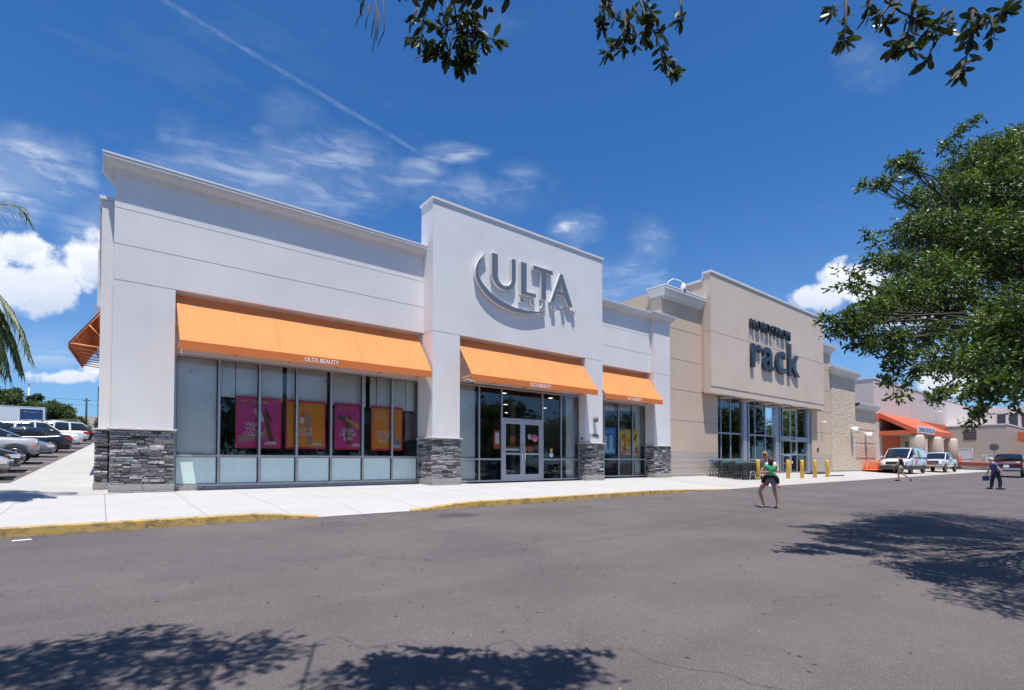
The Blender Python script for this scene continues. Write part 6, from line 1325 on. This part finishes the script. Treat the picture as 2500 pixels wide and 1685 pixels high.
# scaffold branches that carry the hanging twigs, above the frame
for (u0, u1) in ((880, 1160), (1460, 1680), (2040, 2460)):
    P = [at(u0 - 200 + (u1 - u0 + 200) * i / 6, -60 - 30 * math.sin(i * 1.3), (T_N if u0 < 2000 else 2.0) + .12 * math.sin(i * 2.1)) for i in range(7)]
    hang.tube([W2L(p, no) for p in P], [.0055 - .0005 * i for i in range(7)], 8)
    limb(hang, (.3, .4, 3.4), W2L(P[0], no), .03, .009, .1, rk, 8)
hang.build('hanging_twigs', nt)
V = []; Fc = []; rv = []
for P, dens in hl_:
    L = sum((a - c_).length for a, c_ in zip(P[:-1], P[1:])); n = int(L * (70 if (P[0] - Vector((0, 0, EYE))).length > 3.35 else 100) * dens) + 4
    for i in range(n + 6):
        if i < n: t = rk.random() ** .7 * (len(P) - 1); j = min(int(t), len(P) - 2); p = P[j].lerp(P[j + 1], t - j); dr = (P[j + 1] - P[j]).normalized()
        else: p = P[-1]; dr = (P[-1] - P[-2]).normalized()
        d = (dr * .55 + Vector((rk.gauss(0, .7), rk.gauss(0, .7), rk.gauss(-.2, .6)))).normalized(); s = rk.uniform(.035, .082) * (.75 if (P[0] - Vector((0, 0, EYE))).length < 3.35 else 1); u = d.cross(Vector((rk.gauss(0, 1), rk.gauss(0, 1), rk.gauss(0, 1)))).normalized() * s * rk.uniform(.28, .42); nn_ = d.cross(u).normalized() * s * rk.uniform(-.1, .1)
        prof = [(0, .06), (.2, .55), (.45, .95), (.7, 1.0), (.9, .6), (1, 0)]; k0 = len(V)
        for a, w_ in prof: V.append(p + d * s * (a + .06) + u * w_ * .5 + nn_ * a * a)
        for a, w_ in prof[-2::-1]: V.append(p + d * s * (a + .06) - u * w_ * .5 + nn_ * a * a)
        Fc.append(tuple(range(k0, k0 + 11))); rv.append(rk.random())
me = bpy.data.meshes.new('hanging_leaves'); me.from_pydata([W2L(v, no) for v in V], [], Fc); me.materials.append(MATS['near_leaf']); a_ = me.attributes.new('rnd', 'FLOAT', 'FACE'); a_.data.foreach_set('value', rv); me.update(); o = bpy.data.objects.new('hanging_leaves', me); COL.objects.link(o); o.parent = nt
for (x, y) in [(-4, 1.5), (0, .6), (2, -.5), (-3.5, -2), (1.5, -3), (-1, 4), (.5, 2.5), (-2.2, -5)]: pass
for c in cl:
    limb(b, (.3, .4, 3.3), c[:3], .05, .012, .12, rk, 6)
b.build('trunk', nt)
# --- palm at the left edge
pm = thing('palm_tree', (-3.45, 16.3, -.1), 0, 'palm at the left edge with drooping green fronds', 'tree'); b = MB().use('palm_bark'); b.tube([(0, 0, -.5), (.03, 0, 1.5), (.05, .02, 3.4), (.08, 0, 4.9)], [.2, .17, .15, .13], 12); b.build('trunk', pm)
fr = MB().use('palm_leaf'); rp_ = random.Random(4)
def frond(az, rise, L, droop, z0=4.9, den=46, ll=.75):
    base = Vector((.08, 0, z0)); d = Vector((math.cos(az), math.sin(az), 0)); pts = []
    for i in range(13):
        t = i / 12; pts.append(base + d * L * (t * (1 - .15 * t * t)) + Vector((0, 0, rise * t - droop * t * t * t)))
    fr.rcur = .35; fr.tube(pts, [.022 * (1 - .8 * i / 12) + .002 for i in range(13)], 5)
    for i in range(den):
        t = .12 + .88 * i / den; j = min(int(t * 12), 11); p = pts[j].lerp(pts[j + 1], t * 12 - j); tn = (pts[j + 1] - pts[j]).normalized(); sd = tn.cross(Vector((0, 0, 1))).normalized()
        for s in (-1, 1):
            l_ = ll * (.45 + .8 * math.sin(math.pi * min(1, t * .9 + .08))) * rp_.uniform(.85, 1.1); dd = (tn * .75 + sd * s * .75 + Vector((0, 0, -.25))).normalized(); e = p + dd * l_ * .5 + Vector((0, 0, -.03)); e2 = p + dd * l_ * .78 + Vector((rp_.gauss(0, .04), rp_.gauss(0, .04), -.42 * l_)); w_ = Vector((0, 0, 1)).cross(dd).normalized() * .016 + Vector((0, 0, .010)); fr.rcur = max(.02, rp_.random()); fr.poly([p - w_ * .6, e - w_, e2, e + w_, p + w_ * .6])
for (az, rise, L, dr) in [(-.15, .75, 2.5, 2.3), (.25, .7, 2.3, 2.5), (-.5, .6, 2.3, 2.6), (.0, .35, 2.2, 2.1), (-.9, .8, 2.2, 2.8), (-.35, .5, 2.1, 2.3), (.55, .6, 2.2, 2.5), (.9, 1.3, 2.4, 2.5), (1.5, 1.0, 2.4, 2.6), (2.2, 1.2, 2.4, 2.6), (3, .9, 2.3, 2.6), (3.7, 1.2, 2.4, 2.5), (4.4, 1.0, 2.3, 2.6), (5.0, 1.3, 2.4, 2.6)]: frond(az, rise, L, dr)
frond(-.1, 3.7, 2.35, 1.9, 4.8, 26, .7); frond(.4, 2.8, 1.6, 1.3, 4.8, 24, .7); frond(2.5, 2.8, 1.6, 1.3, 4.8, 24, .7)
fr.build('fronds', pm, fixn=False)

# --- trees, wall, poles and the far warehouse behind the parked cars
def tree(name, x, y, z, h, clumps, n, size, label, material='far_leaf', group=None, seed=1, aspect=.6):
    o = thing(name, (x, y, z), 0, label, 'tree', group); r = random.Random(seed); leaves('crown', clumps, n, size, o, material, seed, 'diamond', .4, aspect, clusters=3); b = MB().use('bark'); limb(b, (0, 0, -.5), (0, 0, h * .55), h * .03, h * .018, .05, r)
    for c in clumps[:8]: limb(b, (0, 0, h * .45), c[:3], h * .015, h * .004, .15, r, 4)
    b.build('trunk', o); return o
zb_ = 3.6
def rc_(r, w_, h, z0, k_=7): return [(r.uniform(-w_, w_), r.uniform(-w_ * .6, w_ * .6), z0 + r.uniform(0, h), w_ * r.uniform(.35, .6), w_ * r.uniform(.35, .55), h * r.uniform(.3, .5), 1) for _ in range(k_)]
tl = [(-9.9, 92, 10.4, 1.6, 'far_leaf', 'broad bright green tree at the far left edge above the truck'), (-8.9, 97, 10.9, 1.3, 'dark_leaf', 'dark crown peak above the white truck'), (-8.0, 91, 9.6, 1.7, 'far_leaf', 'bright bushy green tree right above the blue truck panel'), (-6.9, 95, 10.6, .9, 'dark_leaf', 'dark round crown sticking out right of the truck'), (-5.7, 91, 9.4, 1.6, 'far_leaf', 'bright green tree sloping down right of the truck'), (-4.2, 93, 8.9, 1.6, 'far_leaf', 'lower bushy green tree left of the utility pole'), (-3.0, 90, 7.9, 1.2, 'far_leaf', 'small pale green tree beside the utility pole'), (-12, 94, 10.6, 2, 'far_leaf', 'large green tree beyond the left edge')]
for i, (x, y, top, w_, mt, lb) in enumerate(tl):
    r = random.Random(30 + i); z0 = 3.4; H = top - z0; cl_ = []
    for q in range(14):
        t = r.random(); rr_ = w_ * (1.25 - .5 * t) * r.uniform(.6, .9); cl_.append((r.uniform(-1, 1) * w_ * (1 - .5 * t), r.uniform(-1, 1) * w_, .8 + (H - 1.4) * t, rr_, rr_, rr_ * .8, 1))
    tree('broadleaf_tree', x, y, z0, H * .8, cl_, 9000, .26, lb, mt, 'trees behind the side parking', 40 + i)
for i, (x, y, lb) in enumerate([(-3.3, 89, 'pale feathery palm just left of the utility pole'), (-4.0, 91, 'small palm among the trees left of the pole'), (-2.3, 88, 'low palm at the foot of the utility pole')]):
    o = thing('palm_tree', (x, y, zb_ - .5), 0, lb, 'tree', 'far palms'); MB().use('palm_bark').tube([(0, 0, -.5), (0, 0, 3.2 - i * .4)], .16, 8).build('trunk', o); fr = MB().use('palm_leaf')
    for q in range(14): frond(q * .45, .9, 1.9, 1.6, 3.2 - i * .4, 12, .9)
    fr.build('fronds', o, fixn=False)
tree('broadleaf_tree', .4, 96, zb_ - .6, 4, rc_(random.Random(3), 1.5, 2.4, 1.2, 8), 4000, .26, 'dark green tree between the pole and the store corner', 'dark_leaf', 'trees behind the side parking', 77)
o = thing('garden_wall', (-12, 84, zb_ - .4), 0, 'low brown concrete wall behind the parked cars', 'wall'); b = MB().use('band_tan'); b.box(-14, 10.2, 0, .25, -1, 2.5); b.use('cap_stone').box(-14, 10.25, -.05, .3, 2.5, 2.62); b.build('panel', o)
o = thing('utility_pole', (-1.65, 95, zb_ - .4), 0, 'wooden utility pole with thin wires, left of the store corner', 'pole'); b = MB().use('bark').tube([(0, 0, 0), (0, 0, 6.8)], [.16, .11], 10); b.box(-.4, .4, -.06, .06, 6.4, 6.5); b.build('post', o); b = MB().use('black')
for z, e in ((6.5, 6.6), (5.8, 5.9)): b.tube([(-60 + 120 * i / 10, 0, z + .9 * ((i - 5) / 5) ** 2 * .4) for i in range(11)], .018, 4)
b.build('wires', o)
o = thing('lot_light', (-8.4, 104, zb_), 0, 'thin white parking lot light behind the left trees', 'street lamp'); b = MB().use('coping').tube([(0, 0, 0), (0, 0, 8.9)], .07, 8); b.box(-.6, .6, -.2, .2, 8.9, 9.05); b.build('post', o)
o = thing('warehouse', (10, 150, 6), 0, 'pale grey warehouse beyond the utility pole', 'building'); b = MB().use('pink_stucco').box(-14, 40, 0, 30, -2, 5.2); b.build('wall', o); b = MB().use('dark_metal').box(-6, -5.2, -.05, 0, 5, 6.2); b.build('vent', o)
b = MB().use('grass'); b.box(-40, 6, 78, 84, 2, 4.1); tag(b.build('grass_verge'), kind='structure')
# --- planted islands and trees in the parking lot behind the camera (mirrored in the glass), plus the kerbed island at the right edge
isl = MB().use('kerb_paint'); zi = z_asph(12, .5)
def island(cx_, cy_, a, c_, nm, lb):
    o = MB().use('kerb_paint'); n = 28; P = [(cx_ + a * math.cos(6.2832 * i / n), cy_ + c_ * math.sin(6.2832 * i / n)) for i in range(n)]; zz = lambda x, y, d: z_asph(x, y) + d
    for i in range(n):
        p, q = P[i], P[(i + 1) % n]; pi = (cx_ + (p[0] - cx_) * .94, cy_ + (p[1] - cy_) * .88); qi = (cx_ + (q[0] - cx_) * .94, cy_ + (q[1] - cy_) * .88)
        o.quad((*p, zz(*p, -.05)), (*q, zz(*q, -.05)), (*q, zz(*q, .14)), (*p, zz(*p, .14))); o.quad((*p, zz(*p, .14)), (*q, zz(*q, .14)), (*qi, zz(*qi, .15)), (*pi, zz(*pi, .15)))
    o.use('grass').poly([(cx_ + (p[0] - cx_) * .94, cy_ + (p[1] - cy_) * .88, zz(*p, .13)) for p in P])
    return tag(o.build(nm), kind='structure')
island(14.5, -.4, 5.0, 1.75, 'kerbed_island', '')
island(22, -16, 9, 1.5, 'kerbed_island', ''); island(-3.2, -3.4, 3.5, 1.6, 'kerbed_island', '')
pt = tree('oak_tree', 26, -17, z_asph(26, -17), 8, rc_(random.Random(8), 3.6, 3.6, 3.0, 14), 14000, .30, 'round oak in the parking lot across the road', 'far_leaf', 'oaks in the parking lot across the road', 90, .5)
for i, (x, y, s) in enumerate([(38, -14, 1.3), (50, -13, 1.2), (12, -16, 1.2), (2, -15, 1.3), (64, -9, 1.5), (75, -6, 1.4), (88, -8, 1.6), (100, -5, 1.6), (116, -8, 1.6), (-12, -16, 1.1), (20, -30, 1.3), (45, -32, 1.3), (75, -30, 1.2), (31, -6.5, .62), (5, -32, 1.3), (85, -15, 1.1), (100, -20, 1.2)]): copy_tree(pt, (x, y, z_asph(x, y)), i * 1.3, scale=s)

# small things on the ground
o = thing('paper_scrap', (-.93, 11.0, z_asph(-.9, 11.0) + .004), .3, 'scrap of white paper on the road below the kerb at the left', 'litter'); MB().use('white_print').box(-.11, .11, -.05, .06, 0, .008).build('sheet', o)
b = MB(); rl = random.Random(17)
for i in range(260):
    x, y = rl.uniform(.2, 10), rl.uniform(1.2, 9); z = z_asph(x, y) + .004; a = rl.random() * 6.3; s = rl.uniform(.012, .03); d = Vector((math.cos(a), math.sin(a), 0)) * s; n_ = Vector((-math.sin(a), math.cos(a), 0)) * s * .3; c = Vector((x, y, z)); b.use(rl.choice(['wood', 'bark', 'palm_bark'])); b.poly([c - d, c - n_ + Vector((0, 0, .006)), c + d, c + n_])
for i in range(140):
    x = rl.uniform(-1, 22); y = yk(x) - abs(rl.gauss(0, .12)) - .01; z = z_asph(x, y) + .004; a = rl.random() * 6.3; s = rl.uniform(.01, .03); d = Vector((math.cos(a), math.sin(a), 0)) * s; n_ = Vector((-math.sin(a), math.cos(a), 0)) * s * .4; c = Vector((x, y, z)); b.use('bark'); b.poly([c - d, c - n_ + Vector((0, 0, .006)), c + d, c + n_])
tag(b.build('fallen_leaves', fixn=False), 'dry brown leaves and grit scattered thinly over the road', 'fallen leaves', kind='stuff')
